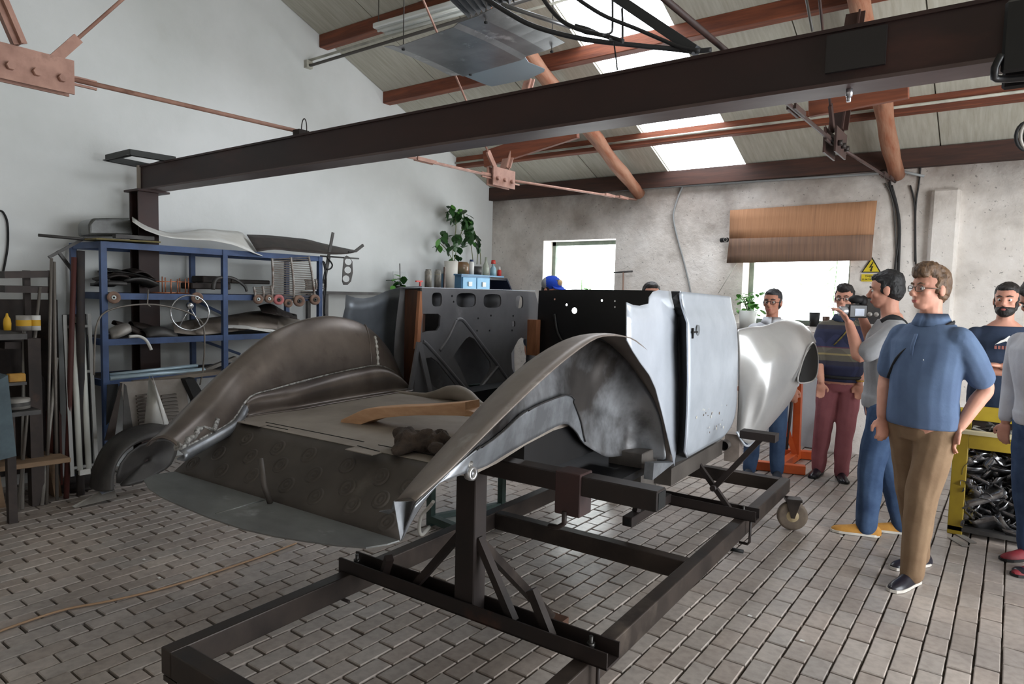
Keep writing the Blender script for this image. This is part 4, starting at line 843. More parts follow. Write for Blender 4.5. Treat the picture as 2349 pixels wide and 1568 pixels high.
halfpipe((326, 772), (398, 773), .10, M_DKG, 'smooth grey half-round panel on the third shelf', -5.82, .02)
sheet('rusty_sheet', [(392, 742), (440, 733), (520, 724), (600, 712), (660, 722), (690, 735)], [(400, 762), (450, 768), (520, 762), (600, 752), (650, 758), (690, 760)], -6.1, -5.76, mat('pale_brown_sheet', (150, 140, 130), .55, .2, c2=(120, 110, 102), scale=4), 'wide pale brown metal sheet bulging on the third shelf', wave=.03)
sheet('rusty_sheet', [(520, 745), (570, 742), (630, 738), (680, 742)], [(522, 752), (570, 754), (620, 762), (650, 768)], -5.95, -5.72, M_WHT, 'pale sheet edge sticking out of the third shelf', wave=.01)
sheet('rusty_sheet', [(590, 702), (620, 696), (650, 712), (680, 722)], [(600, 716), (625, 720), (655, 727), (682, 732)], -6.0, -5.75, M_DK, 'dark crumpled panel at the back of the third shelf', wave=.02)
for k, (a, b) in enumerate((((250, 860), (452, 838)), ((250, 868), (468, 848)))):
    tag(build('tube', MB().tube([S_(*a, XS-.05+.05*k), S_(*b, XS-.15+.05*k)], .017+.006*k, 10), mat('pale_blue_tube', (176, 196, 206), .35, .3, c2=(150, 170, 182), scale=5)), ('slim pale blue tube on the lowest shelf', 'thicker pale blue tube on the edge of the lowest shelf')[k], 'tube', 'pale tubes on the lowest shelf')
tag(build('board', MB().bar(S_(300, 876), S_(500, 852), .16, .03), mat('grey_brown_board', (132, 122, 110), .8, c2=(106, 96, 86), scale=6, stretch=(1, .4, 1))), 'grey-brown plank lying along the lowest shelf', 'plank')
tag(build('metal_bar', MB().bar(S_(470, 848, -5.9), S_(540, 820, -5.9), .05, .03), M_LTG), 'pale flat bar sloping up behind the arched rod', 'metal bar')
# panels standing in front of the shelving foot
def standing(name, pts, x, m, label, cat='panel', th=.006): 
    P = [gx(*q, x) for q in pts]; return tag(build(name, MB().prism(P, (-th, 0, 0)), m), label, cat)
lou = thing('louvred_panel', 'taupe louvred bonnet side panel standing under the shelving', 'car part', gx(370, 1010, -5.6))
P = [gx(*q, -5.6) for q in ((275, 876), (424, 868), (440, 985), (300, 1010))]; build('sheet', MB().prism(P, (-.006, 0, 0)), mat('taupe_sheet', (150, 143, 136), .6, c2=(132, 124, 118), scale=6), parent=lou)
for k in range(11):
    y = 908+k*8; 
    for x0, x1 in ((312, 336), (370, 404)):
        build('louvre', MB().bar(gx(x0+k*.8, y, -5.585), gx(x1+k*1.1, y-4, -5.585), .02, .012), mat('dark_louvre', (96, 90, 84), .6), parent=lou)
tag(build('metal_cone', (lambda a, b, c, d: MB().add([a, b, c, d, (a+b)/2+V((.09, 0, -.1)), (c+d)/2+V((.14, 0, 0))], [(0, 4, 5, 3), (4, 1, 2, 5)], True))(gx(342, 861, -5.45), gx(349, 861, -5.45), gx(389, 975, -5.45), gx(330, 985, -5.45)), M_WHT, solid=.003), 'white tapering sheet cut like a cone in front of the louvred panel', 'sheet metal')
standing('dark_panel', [(276, 878), (281, 878), (262, 1010), (240, 1010)], -5.55, M_DK, 'tall narrow dark panel leaning left of the louvred panel')
standing('dark_panel', [(285, 880), (290, 884), (308, 1000), (282, 1000)], -5.53, M_DKG, 'narrow dark panel leaning against the louvred panel')
standing('dark_panel', [(425, 870), (445, 866), (468, 905), (450, 925)], -5.5, M_RUB, 'black block leaning at the right end of the louvred panel', th=.08)
standing('dark_panel', [(246, 882), (272, 880), (258, 960), (244, 975)], -5.62, M_RUB, 'black board standing by the left shelf post')
# loose wheel-arch fender on the floor
t = thing('loose_fender', 'loose dark grey wheel-arch fender panel standing on the brick floor', 'car part', gz(270, 1130, 0))
XFd = -5.25
oa = [(226, 1128), (231, 1095), (243, 1058), (266, 1022), (300, 996), (340, 982), (385, 976), (420, 984)]
ia = [(263, 1122), (262, 1098), (268, 1065), (288, 1036), (316, 1016), (348, 1006), (385, 1003), (415, 1010)]
O = cr([gx(*q, XFd) for q in oa], 3); I = cr([gx(*q, XFd+.06) for q in ia], 3)
rows = [[o+V((-.16, 0, 0)), o+V((-.03, 0, .0)), o.lerp(i, .3)+V((.03, 0, 0)), o.lerp(i, .75)+V((.03, 0, 0)), i, i+V((-.03, 0, -.01))] for o, i in zip(O, I)]
build('arch_band', MB().grid(rows), M_DKG, parent=t, solid=.005, sub=1)
fl = [gx(*q, XFd-.12) for q in ((262, 1120), (268, 1062), (316, 1014), (385, 1000), (420, 1010), (392, 1075), (372, 1078), (330, 1110))]
c = sum(fl, V((0, 0, 0)))/len(fl); rows = [[p.lerp(c, u)+V((-.06*u, 0, 0)) for u in (0, .3, .6, .95)] for p in fl+[fl[0]]]
build('inner_shell', MB().grid(rows), M_DKG, parent=t, solid=.004, sub=1)
M = [gz(165, 1161, .015), gz(172, 1164, .005), gz(268, 1140, .03), gz(262, 1120, .07), gz(228, 1128, .06)]
build('foot_strip', MB().add([M[0], M[1], M[2], M[3], M[4]], [(0, 1, 2, 3, 4)]), M_LTG, parent=t, solid=.005)
build('bare_patch', MB().add([gz(226, 1126, .07)+V((.012, 0, .004)), gz(250, 1118, .075)+V((.012, 0, .004)), gz(258, 1126, .06)+V((.012, 0, .004)), gz(232, 1134, .05)+V((.012, 0, .004))], [(0, 1, 2, 3)]), M_CHR, parent=t, solid=.003)
# wooden bench
t = thing('wooden_bench', 'small rough wooden bench standing before the left wall', 'bench', (-5.75, 1.75, 0))
M_BENCH = mat('rough_bench_wood', (150, 124, 98), .75, c2=(112, 88, 68), scale=5, stretch=(1, .5, 1), bump=.3)
zb = .36; a, b, c, d = gz(140, 1039, zb), gz(163, 1049, zb), gz(-40, 1076, zb), gz(-40, 1052, zb)
build('seat_board', MB().prism([a, b, c, d], (0, 0, -.035)), M_BENCH, parent=t, bevel=.004)
for q0, q1, q2 in (((105, 1062), (146, 1060), 1140), ((-22, 1080), (11, 1078), 1166)):
    p = gz((q0[0]+q1[0])/2, q2, 0); ln = (b-c).normalized(); sd = (a-b); build('leg', MB().prism([V((p.x, p.y, 0)), V((p.x, p.y, 0))+sd*.9, V((p.x, p.y, zb-.03))+sd*.9-ln*.04, V((p.x, p.y, zb-.03))-ln*.04], ln*.05), M_BENCH, parent=t)
# leaning fluorescent fitting
t = thing('lamp_fitting', 'dismounted twin fluorescent lamp fitting leaning beside the shelving', 'lamp', gz(195, 1095, 0))
def LF(u, v):
    tl, tr, bl, br = (148, 722), (204, 720), (166, 1092), (222, 1082)
    x = (tl[0]*(1-u)+tr[0]*u)*(1-v)+(bl[0]*(1-u)+br[0]*u)*v; y = (tl[1]*(1-u)+tr[1]*u)*(1-v)+(bl[1]*(1-u)+br[1]*u)*v
    return gx(x, y, -5.83+.16*v)
M_ZINC = mat('grey_lamp_frame', (150, 150, 148), .5, .3)
for u in (0, 1): build('frame_bar', MB().bar(LF(u, 0), LF(u, 1), .025, .02), M_ZINC, parent=t)
for v in (.075, .36, .95): build('cross_bar', MB().bar(LF(0, v), LF(1, v), .015, .02), M_ZINC, parent=t)
build('back_tray', MB().add([LF(0, 0)+V((-.05, 0, 0)), LF(1, 0)+V((-.05, 0, 0)), LF(1, 1)+V((-.05, 0, 0)), LF(0, 1)+V((-.05, 0, 0))], [(0, 1, 2, 3)]), mat('dark_tray', (56, 56, 56), .6), parent=t, solid=.004)
for u in (.32, .68): build('fluorescent_tube', MB().tube([LF(u, .06), LF(u, .97)], .021, 12), mat('white_tube_glass', (214, 216, 210), .25), parent=t)
build('lamp_holder', MB().bar(LF(.28, .035), LF(.72, .035), .03, .04), M_WHT, parent=t); build('lamp_holder', MB().bar(LF(.28, .985), LF(.72, .985), .03, .04), M_WHT, parent=t)
# clutter at the far left: rack of pipes, cylinders, tins
t = thing('pipe_rack', 'dark steel rack holding long bars along the gable wall', 'rack', gx(60, 760, -5.95)*1.0)
ORG_z = ORG[t.name]
for a, b in (((0, 630), (116, 628)), ((0, 662), (116, 664)), ((0, 790), (50, 790))): build('rack_bar', MB().bar(gx(*a, -5.9), gx(*b, -5.9), .2, .05), M_DK, parent=t)
for x_ in (118, 60): build('rack_post', MB().bar(gx(x_, 620, -6.0), V((-6.0, gx(x_, 620, -6.0).y, 0)), .04, .04, up=(0, 1, 0)), M_DK, parent=t)
build('rack_arm', MB().bar(gx(112, 590, -5.95), gx(196, 545, -5.95), .025, .02), M_DKG, parent=t); build('rack_arm', MB().bar(gx(132, 575, -5.95), gx(170, 625, -5.95), .03, .02), M_DKG, parent=t)
for k, (a, b, r, m, lab) in enumerate((((118, 592), (114, 800), .011, M_ROD, 'slim grey pipe standing at the end of the pipe rack'), ((124, 600), (128, 920), .012, M_ROD, 'tall grey pipe standing next to the slim pipe'), ((92, 658), (78, 800), .011, M_ROD, 'short pale pipe leaning on the pipe rack'), ((130, 820), (118, 940), .013, M_LTG, 'pale rod leaning over the red cylinder'), ((56, 738), (54, 900), .013, M_LTG, 'pale bar standing behind the tins'), ((170, 590), (160, 900), .02, mat('dark_red_bar', (78, 40, 36), .6), 'dark red bar standing beside the shelf post'), ((185, 575), (185, 1000), .03, M_BLUED, 'thick dark bar standing against the left shelf post'))):
    A, B = gx(*a, -5.8), gx(*b, -5.75); d = (B-A).normalized(); B2 = B+d*((.0-B.z)/d.z) if d.z < -.2 else B
    tag(build('leaning_bar', MB().tube([A, B2], r, 8), m), lab, 'bar', 'bars leaning by the pipe rack')
for k, (cx, x0, x1, ty_, m, lab) in enumerate(((123, 106, 140, 937, mat('red_brown_cylinder', (112, 58, 48), .5, c2=(84, 44, 38), scale=5), 'red-brown gas cylinder standing behind the bench'), (92, 78, 104, 860, mat('dark_cylinder', (46, 40, 40), .5), 'tall dark gas cylinder beside the red-brown one'))):
    c = gx(cx, 1050, -6.05); r = (x1-x0)/2*(c-EYE).dot(FW)/FPX; top = gx(cx, ty_, -6.05).z
    tag(build('gas_cylinder', MB().lathe((c.x, c.y, 0), [(0, 0), (r, 0), (r, top-.06), (r*.8, top-.02), (r*.35, top+.01), (r*.3, top+.05), (0, top+.05)], 20), m), lab, 'gas cylinder', 'gas cylinders')
def can(q, w_, h, x, m, label, cat='tin', lid=None, name='paint_tin'):
    c = gx(*q, x); s_ = (c-EYE).dot(FW)/FPX; r = w_/2*s_; hh = h*s_
    t = thing(name, label, cat, c, 'tins on the left bench')
    build('body', MB().lathe(c, [(0, 0), (r, 0), (r, hh), (0, hh)], 20), m, parent=t)
    if lid: build('label_band', MB().lathe(c+V((0, 0, hh*.3)), [(r*1.01, 0), (r*1.01, hh*.4)], 20), lid, parent=t)
    return t
M_YEL = mat('yellow_label', (206, 160, 40), .6)
can((55, 757), 30, 34, -5.75, M_LTG, 'pale tin with a yellow band on the left workbench', lid=M_YEL); can((82, 757), 20, 34, -5.75, M_WHT, 'narrow white tin with a yellow band next to the larger tin', lid=M_YEL)
can((35, 936), 58, 22, -5.5, M_LTG, 'wide low silvery tin on the left workbench leg shelf', lid=M_DKG)
tag(build('squeeze_bottle', MB().lathe(gx(17, 757, -5.7), [(0, 0), (.022, 0), (.024, .05), (.02, .08), (.009, .10), (.006, .12), (0, .12)], 14), M_YEL), 'small yellow squeeze bottle on the left workbench', 'bottle')
tag(build('wood_block', MB().cbox(gx(37, 866, -5.6), (.06, .1, .06)), mat('yellow_wood', (206, 158, 72), .7, c2=(176, 126, 56), scale=10), bevel=.006), 'small yellowish wood block above the silvery tin', 'wood block')
t = thing('workbench', 'dark cluttered workbench at the left edge against the wall', 'workbench', (-5.9, 1.6, 0))
zt_ = gx(30, 762, -5.8).z; build('top', MB().box((-6.3, .4, zt_-.04), (-5.62, gx(48, 790, -5.75).y, zt_)), M_DKG, parent=t)
build('leg', MB().box((-6.2, .6, 0), (-6.1, .7, zt_-.04)), M_DK, parent=t); build('leg', MB().box((-5.75, 1.78, 0), (-5.67, 1.86, zt_-.04)), M_DK, parent=t)
z2 = gx(35, 938, -5.5).z; build('lower_shelf', MB().box((-6.3, .4, z2-.03), (-5.36, 1.75, z2)), M_DKG, parent=t); build('leg', MB().box((-5.42, 1.55, 0), (-5.37, 1.6, z2)), M_DK, parent=t)
z3 = gx(36, 874, -5.6).z; build('side_shelf', MB().box((-6.3, .4, z3-.02), (-5.52, 1.72, z3)), M_DKG, parent=t)
build('back_board', MB().box((-6.36, .3, .1), (-6.32, 2.2, 1.50)), M_DK, parent=t)
tag(build('blue_grey_crate', MB().prism([gx(0, 870, -5.3), gx(18, 860, -5.3), gx(38, 1045, -5.3), gx(0, 1055, -5.3)], (-.25, 0, 0)), mat('dull_blue_board', (92, 110, 118), .7, c2=(74, 88, 96), scale=6)), 'dull blue board standing at the left edge behind the bench', 'board')
tag(build('hanging_cable', MB().tube(cr([gx(*q, XL+.02) for q in ((0, 483), (8, 488), (17, 512), (18, 560), (12, 600), (6, 630))], 4), .008, 6), M_RUB), 'black cable hanging down the white wall at the left edge', 'cable')
tag(build('grinding_disc', MB().lathe(gz(175, 1112, .0), [(0, .03), (.2, .03), (.22, .02), (.22, 0), (0, 0)], 26), M_DK), 'flat dark round plate lying on the floor under the lamp fitting', 'disc')
# things hung at the right end of the shelving
t = thing('hanging_rail', 'thin dark rail sticking out past the right end of the shelving', 'rail', S_(780, 592))
build('rod', MB().tube([S_(735, 587), S_(823, 593)], .008, 8), M_DKG, parent=t)
tag(build('flat_bar', MB().bar(S_(764, 533), S_(742, 650), .012, .03), M_DKG), 'dark flat bar leaning upright at the right end of the shelving', 'bar')
for k, pts in enumerate(([(741, 598), (748, 640), (744, 712), (746, 722)], [(750, 590), (762, 606), (758, 616), (748, 616), (744, 600)], [(757, 588), (744, 660), (745, 706)])):
    tag(build('hose', MB().tube(cr([S_(*q, XS+.04-.02*k) for q in pts], 4), .008, 6), M_RUB if k != 2 else M_DKG), ('black hose hanging straight down the right shelf post', 'small looped black hose at the shelving end', 'dark strap hanging beside the straight hose')[k], 'hose', 'hoses at the shelving end')
x = XS+.02; Mg = frame(gx(797, 622, x), (0, 1, 0), (0, 0, 1)); sc = (gx(797, 622, x)-EYE).dot(FW)/FPX
def gq(px, py): p = gx(px, py, x)-gx(797, 622, x); return (p.y, p.z)
out = [gq(*q) for q in ((789, 590), (795, 586), (803, 590), (808, 600), (809, 625), (805, 645), (797, 653), (788, 653), (785, 645), (786, 620))]
hl = []
for cx, cy in ((799, 600), (798, 619), (794, 639)): a = gq(cx, cy); hl.append(circ(a[0], a[1], 8.5*sc*1.25, 8*sc, 18))
tag(build('gauge_panel', curve_mesh([out]+hl, .008, Mg), M_DKG), 'black gauge panel with three round holes hanging on the rail', 'gauge panel')
# ================================================================== WINDOW WALL
def YB(px, py, d=.05): return gy(px, py, YF-d)
def card_mat(n, c1, c2, c3):
    return mat(n, c1, .85, c2=c2, scale=9, stretch=(9, 1, .25), lo=.35, hi=.7, c3=c3, s3=1.8, lo3=.6, hi3=.75, bump=.2, bscale=30)
t = thing('cardboard_shade', 'brown corrugated cardboard sheet hung over the large window', 'cardboard', YB(1840, 602, .1))
def flap(tl, tr, br, bl, d0, d1, m):
    rows = []
    for i in range(9):
        u = i/8; a = YB(tl[0]+(tr[0]-tl[0])*u, tl[1]+(tr[1]-tl[1])*u, d0+.03*math.sin(math.pi*u)); b = YB(bl[0]+(br[0]-bl[0])*u, bl[1]+(br[1]-bl[1])*u, d1+.03*math.sin(math.pi*u))
        rows.append([a.lerp(b, v) for v in (0, .33, .66, 1)])
    return MB().grid(rows)
build('upper_flap', flap((1675, 482), (2012, 460), (2004, 539), (1673, 548), .03, .07, card_mat('tan_cardboard', (176, 130, 96), (158, 114, 82), (140, 100, 74))), card_mat('tan_cardboard', (176, 130, 96), (158, 114, 82), (140, 100, 74)), parent=t, solid=.006)
build('lower_flap', flap((1673, 547), (2004, 538), (1999, 597), (1667, 603), .085, .06, 0), card_mat('darker_cardboard', (136, 106, 86), (112, 88, 76), (96, 84, 82)), parent=t, solid=.006)  # lower flap coloured darker than the upper one
c = YB(1664, 550, .08); t = thing('pipe_end', 'black open pipe end beside the cardboard shade', 'pipe', c)
build('pipe', MB().lathe(c, [(.02, -.06), (.028, -.06), (.028, .03), (.02, .03), (.02, -.06)], 16, (1, -.3, 0)), M_RUB, parent=t); build('rim', MB().tube([c+V((.01, -.03, 0))+V((0, math.cos(a)*.0, math.sin(a)*.022))+V((math.cos(a)*.022, 0, 0)) for a in [2*math.pi*k/14 for k in range(14)]], .004, 6, closed=True), M_LTG, parent=t)
# warning signs
M_SY = mat('sign_yellow', (214, 190, 44), .5); M_SK = mat('sign_black', (28, 26, 20), .6)
Ms = frame(YB(1999, 613, .012), (1, 0, 0), (0, 0, 1)); k_ = (YB(1999, 613)-EYE).dot(FW)/FPX*1.18
t = thing('warning_sign', 'yellow triangular high-voltage warning sign with a black lightning bolt', 'sign', YB(1999, 624, .012))
tri = lambda r, o=0: [(-r*1.0, -r*.58+o), (r*1.0, -r*.58+o), (0, r*1.16+o)]
build('plate', curve_mesh([tri(.095)], .004, Ms), M_SK, parent=t); build('field', curve_mesh([tri(.076)], .004, Ms @ Matrix.Translation((0, 0, .002))), M_SY, parent=t)
bolt = [(.012, .060), (-.022, -.004), (.002, .002), (-.008, -.026), (-.016, -.024), (.0, -.046), (.012, -.020), (.004, -.024), (.020, .016), (-.002, .010), (.018, .056)]
build('lightning_bolt', curve_mesh([bolt], .003, Ms @ Matrix.Translation((0, .0, .005))), M_SK, parent=t)
Ms = frame(YB(1999, 637, .012), (1, 0, 0), (0, 0, 1)); t = thing('text_sign', 'small yellow text plate below the high-voltage sign', 'sign', YB(1999, 646, .012))
build('plate', curve_mesh([[(-.095, -.038), (.095, -.038), (.095, .038), (-.095, .038)]], .004, Ms), M_SY, parent=t)
build('lettering', text_mesh('TABLICA', .032, Ms @ Matrix.Translation((0, .016, .003))), M_SK, parent=t); build('lettering', text_mesh('ELEKTRYCZNA', .026, Ms @ Matrix.Translation((0, -.018, .003))), M_SK, parent=t)
M_CABLE = mat('black_cable', (30, 28, 28), .6)
pipe('wall_conduit', cr([YB(*q, .02) for q in ((1573, 412), (1560, 440), (1547, 478), (1545, 505), (1555, 550), (1570, 605), (1584, 668), (1590, 720))], 4), .011, mat('grey_conduit', (140, 142, 142), .5), 'bent grey conduit on the wall between the two windows')
pipe('pull_cord', [YB(1692, 600, .05), YB(1648, 672, .03)], .004, M_PIPE, 'thin slanting cord left of the large window', 'cord')
for k, pts in enumerate(([(2037, 405), (2046, 440), (2058, 480), (2062, 540), (2055, 600), (2052, 650)], [(2045, 425), (2057, 470), (2064, 520), (2062, 600), (2060, 660)], [(2112, 380), (2108, 420), (2101, 470), (2100, 540), (2101, 610)], [(2088, 425), (2095, 450), (2099, 490), (2099, 600)], [(2030, 420), (2043, 445), (2052, 500), (2058, 650)])):
    pipe('wall_cable', cr([YB(*q, .015) for q in pts], 4), .012 if k < 2 else .008, M_CABLE if k != 4 else M_PIPED, ('thick black cable hanging on the wall beside the cardboard shade', 'thick black cable running beside the first wall cable', 'black cable bowing down the wall near the pilaster', 'thin black cable joining the bowed one near the pilaster', 'thin dark cable behind the thick black cables')[k], 'cable', 'cables hanging on the window wall')
pipe('eaves_cable', cr([YB(*q, .04) for q in ((1960, 345), (1985, 365), (2010, 390), (2035, 404))], 4), .012, M_PIPE, 'pale cable sagging from the dark iron tie to the wall', 'cable')
t = thing('t_bar_tool', 'rusty T-shaped hand tool standing against the window wall', 'tool', YB(1432, 700, .05))
build('crossbar', MB().cyl(YB(1408, 625, .05), YB(1451, 622, .05), .012, 8), M_DKG, parent=t); build('shaft', MB().cyl(YB(1430, 624, .05), V((YB(1433, 700, .05).x, YF-.05, .0)), .012, 8), mat('rusty_shaft', (138, 112, 98), .7), parent=t)
# potted plant at the large window, vine leaves, sill clutter
M_LEAF = mat('fresh_leaf', (92, 150, 64), .5, c2=(60, 118, 44), scale=8); M_LEAFD = mat('dark_leaf', (44, 84, 36), .45, c2=(28, 62, 28), scale=8)
lme = {}
def leaf_mesh(key, ln, wd, m):
    if key in lme: return lme[key]
    rows = []
    for i in range(5):
        u = i/4; w_ = wd*math.sin(math.pi*(.08+.88*u))**.8; z = -.25*ln*u*u; rows.append([V((-w_, ln*u, z+.15*wd)), V((0, ln*u, z)), V((w_, ln*u, z+.15*wd))])
    mb = MB().grid(rows); me = bpy.data.meshes.new('leaf'); me.from_pydata([tuple(p) for p in mb.v], [], mb.f); me.polygons.foreach_set('use_smooth', mb.sm); me.materials.append(m); lme[key] = me; return me
def leaf(parent, me, p, yaw, pit, sc=1.0, roll=0):
    o = bpy.data.objects.new('leaf', me); COL.objects.link(o); o.parent = parent; o.location = V(p)-ORG[parent.name]; o.rotation_euler = (pit, roll, yaw); o.scale = (sc,)*3; return o
c = YB(1714, 758, .16); t = thing('potted_plant', 'bushy green plant in a white bucket beside the large window', 'plant', c)
sc_ = (c-EYE).dot(FW)/FPX
build('bucket', MB().lathe(c, [(0, 0), (17*sc_, 0), (20*sc_, 46*sc_), (17*sc_, 46*sc_), (16*sc_, 40*sc_), (0, 40*sc_)], 20), mat('white_bucket', (196, 198, 194), .5), parent=t)
build('bucket_bracket', MB().box(c+V((-.12, -.1, -.03)), c+V((.12, .14, 0))), M_DKG, parent=t)
me = leaf_mesh('f', .085, .03, M_LEAF)
for k in range(58):
    a = R_.uniform(0, 6.28); r = R_.uniform(0, .17); p = c+V((r*math.cos(a), r*math.sin(a)*.55, 46*sc_+R_.uniform(.0, .24)-r*.4)); leaf(t, me, p, R_.uniform(0, 6.28), R_.uniform(-.4, .7), R_.uniform(.7, 1.3))
for k in range(9):
    a = R_.uniform(0, 6.28); build('stem', MB().tube([c+V((0, 0, 40*sc_)), c+V((.05*math.cos(a), .04*math.sin(a), 46*sc_+.1)), c+V((.12*math.cos(a), .07*math.sin(a), 46*sc_+.18))], .004, 5), M_LEAF, parent=t)
c = YB(1916, 600, -.2); t = thing('climbing_vine', 'thin green vine hanging outside the right edge of the large window', 'plant', c-V((0, 0, .7)))
build('stem', MB().tube(cr([gy(1921, 596, YF+.5), gy(1917, 640, YF+.5), gy(1912, 690, YF+.5), gy(1914, 750, YF+.5)], 4), .005, 5), M_LEAF, parent=t)
for q in [(1920, 605), (1914, 612), (1918, 625), (1912, 636), (1897, 655), (1903, 648), (1902, 680), (1906, 688), (1915, 660), (1830, 648), (1832, 704), (1912, 700), (1910, 722), (1917, 735)]: leaf(t, me, gy(*q, YF+.5), R_.uniform(0, 6), R_.uniform(-.6, .6), .9)
c = gy(1300, 700, YF+.6); t = thing('garden_shrub', 'pale green shrub outside the small window', 'plant', V((c.x, YF+.7, .9)))
for k in range(46):
    q = (R_.choice([1270, 1282, 1312, 1330, 1340, 1345, 1350])+R_.uniform(-9, 9), R_.uniform(636, 700) if R_.random() < .4 else R_.uniform(660, 700)); leaf(t, me, gy(*q, YF+.7), R_.uniform(0, 6), R_.uniform(-.6, .9), 1.3)
for x in (1275, 1335): build('stem', MB().tube([V((gy(x, 700, YF+.7).x, YF+.7, 0)), gy(x, 640, YF+.7)], .008, 5), M_LEAF, parent=t)
for k, (q, w_, h, lab) in enumerate((((1866, 770), 24, 32, 'black pot on the sill behind the front fender'), ((1893, 766), 16, 24, 'small brown jar on the sill by the plaid shirt'))):
    c = YB(*q, .04); s_ = (c-EYE).dot(FW)/FPX; r = w_/2*s_; tag(build('pot', MB().lathe(V((c.x, c.y, 1.36)), [(0, 0), (r*.8, 0), (r, h*s_), (r*.9, h*s_), (r*.85, h*s_*.85), (0, h*s_*.85)], 18), M_RUB if k == 0 else M_OAK), lab, 'pot')
c = YB(1992, 742, .12); t = thing('meter_box', 'dark grey machine box on the wall behind the photographer', 'electrical box', c)
build('case', MB().box(c+V((-.13, -.08, 0)), c+V((.13, .1, .26))), M_DKG, parent=t, bevel=.01); build('knob', MB().ell(c+V((0, -.02, .28)), (.03, .03, .04)), M_DK, parent=t)
for x in (-.06, .02, .08): build('dial', MB().lathe(c+V((x, -.082, .1)), [(0, .006), (.022, .004), (.024, 0)], 14, (0, -1, 0)), M_LTG, parent=t)
tag(build('leaning_board', MB().bar(YB(1904, 960, .12), V((YB(1887, 1030, .3).x, YF-.22, .0)), .04, .07), mat('dark_brown_board', (70, 48, 44), .7)), 'dark brown board leaning on the wall behind the man in red trousers', 'board')
tag(build('wall_sheet', MB().box((YB(1860, 1030).x-.55, YF-.03, .0), (YB(1893, 1030).x, YF-.01, .95)), mat('pale_grey_sheet', (178, 180, 184), .6, c2=(164, 166, 170), scale=3)), 'pale grey board standing against the wall behind the orange stand', 'board')
# orange stand
M_ORG = mat('orange_paint', (206, 92, 34), .45, c2=(186, 78, 30), scale=6, c3=(120, 66, 40), s3=6, lo3=.68, hi3=.76)
t = thing('engine_stand', 'orange steel engine stand behind the front fender', 'engine stand', (-1.75, 7.0, 0))
A0, A1 = V((-2.0, 6.56, .045)), V((-1.49, 6.70, .045)); B0, B1 = V((-1.98, 7.30, .045)), V((-1.46, 7.42, .045)); m0, m1 = A0.lerp(A1, .55), B0.lerp(B1, .5)
for a, b, nm in ((A0, A1, 'foot_beam'), (B0, B1, 'foot_beam'), (m0, m1, 'spine_beam')): build(nm, MB().bar(a, b, .08, .085), M_ORG, parent=t, bevel=.005)
u1 = V((-1.70, 7.20, .08)); u0 = gy(1850, 860, 7.20); build('upright', MB().bar(u1, V((u1.x-.02, 7.2, 1.15)), .07, .07, up=(0, 1, 0)), M_ORG, parent=t)
u2 = V((-1.86, 7.10, .08)); build('upright', MB().bar(u2, V((u2.x+.05, 7.1, 1.05)), .06, .06, up=(0, 1, 0)), M_ORG, parent=t)
build('brace', MB().bar(m0.lerp(m1, .75)+V((.02, 0, 0)), V((-1.88, 7.12, .62)), .05, .05), M_ORG, parent=t); build('jack_rod', MB().cyl(V((-1.78, 7.14, .12)), V((-1.74, 7.14, .95)), .016, 8), M_DKG, parent=t)
build('head_plate', MB().cbox((-1.76, 7.13, .98), (.2, .06, .10)), M_DKG, parent=t)
# yellow scrap container
M_YB = mat('mustard_yellow_paint', (176, 150, 36), .5, c2=(156, 130, 32), scale=4, c3=(90, 78, 44), s3=5, lo3=.66, hi3=.76)
x0, x1, y0, y1, zt_ = -.29, .95, 5.70, 6.02, .745
t = thing('scrap_container', 'mustard yellow steel scrap container with open sides', 'container', ((x0+x1)/2, (y0+y1)/2, 0))
for x in (x0, x1-.09):
    for y in (y0, y1-.07): build('post', MB().box((x, y, 0), (x+.09, y+.07, zt_ if y == y0 else .88)), M_YB, parent=t, bevel=.004)
build('front_rail', MB().box((x0+.09, y0, zt_-.11), (x1-.09, y0+.05, zt_-.01)), M_YB, parent=t); build('rail_edge', MB().box((x0, y0-.01, zt_-.012), (x1, y0+.06, zt_+.012)), mat('worn_cream_edge', (196, 184, 150), .6), parent=t)
build('back_rail', MB().box((x0+.09, y1-.05, .80), (x1-.09, y1, .90)), M_YB, parent=t); build('base_plate', MB().box((x0, y0, .03), (x1, y1, .06)), M_DKG, parent=t)
build('back_sheet', MB().box((x0, y1-.01, .06), (x1, y1, .82)), M_DK, parent=t); build('tray', MB().box((x0+.02, y0+.05, zt_-.06), (x1-.02, y1-.05, zt_-.05)), M_DKG, parent=t)
def scrap(mb, lo, hi, n, rnd):
    for k in range(n):
        p = V([rnd.uniform(lo[i], hi[i]) for i in range(3)]); d = V((rnd.uniform(-1, 1), rnd.uniform(-.6, .6), rnd.uniform(-.8, .8))).normalized(); u = d.orthogonal().normalized(); ln = rnd.uniform(.06, .24); wd = rnd.uniform(.015, .06); cv = rnd.uniform(-6, 6); rows = []
        for i in range(6):
            s_ = i/5*ln; q = p+d*s_+u*(cv*s_*s_); q = V([min(max(q[j], lo[j]), hi[j]) for j in range(3)]); w_ = d.cross(u)*wd; rows.append([q-w_, q+w_])
        mb.grid(rows)
    return mb
rs = random.Random(3)
stuff(tag(build('metal_scrap', scrap(MB(), (x0+.06, y0+.02, .07), (x1-.1, y1-.04, zt_-.14), 420, rs), mat('shiny_scrap', (170, 170, 172), .25, .9, c2=(92, 90, 90), scale=9), solid=.002), 'shiny crumpled sheet metal scrap filling the yellow container', 'scrap metal'))
stuff(tag(build('scrap_offcuts', scrap(MB(), (x0+.1, y0+.07, zt_-.04), (x1-.1, y1-.07, zt_+.02), 60, rs), mat('pale_offcuts', (190, 190, 186), .5, .3, c2=(90, 84, 78), scale=6), solid=.002), 'pale sheet offcuts heaped on top of the yellow container', 'scrap metal'))
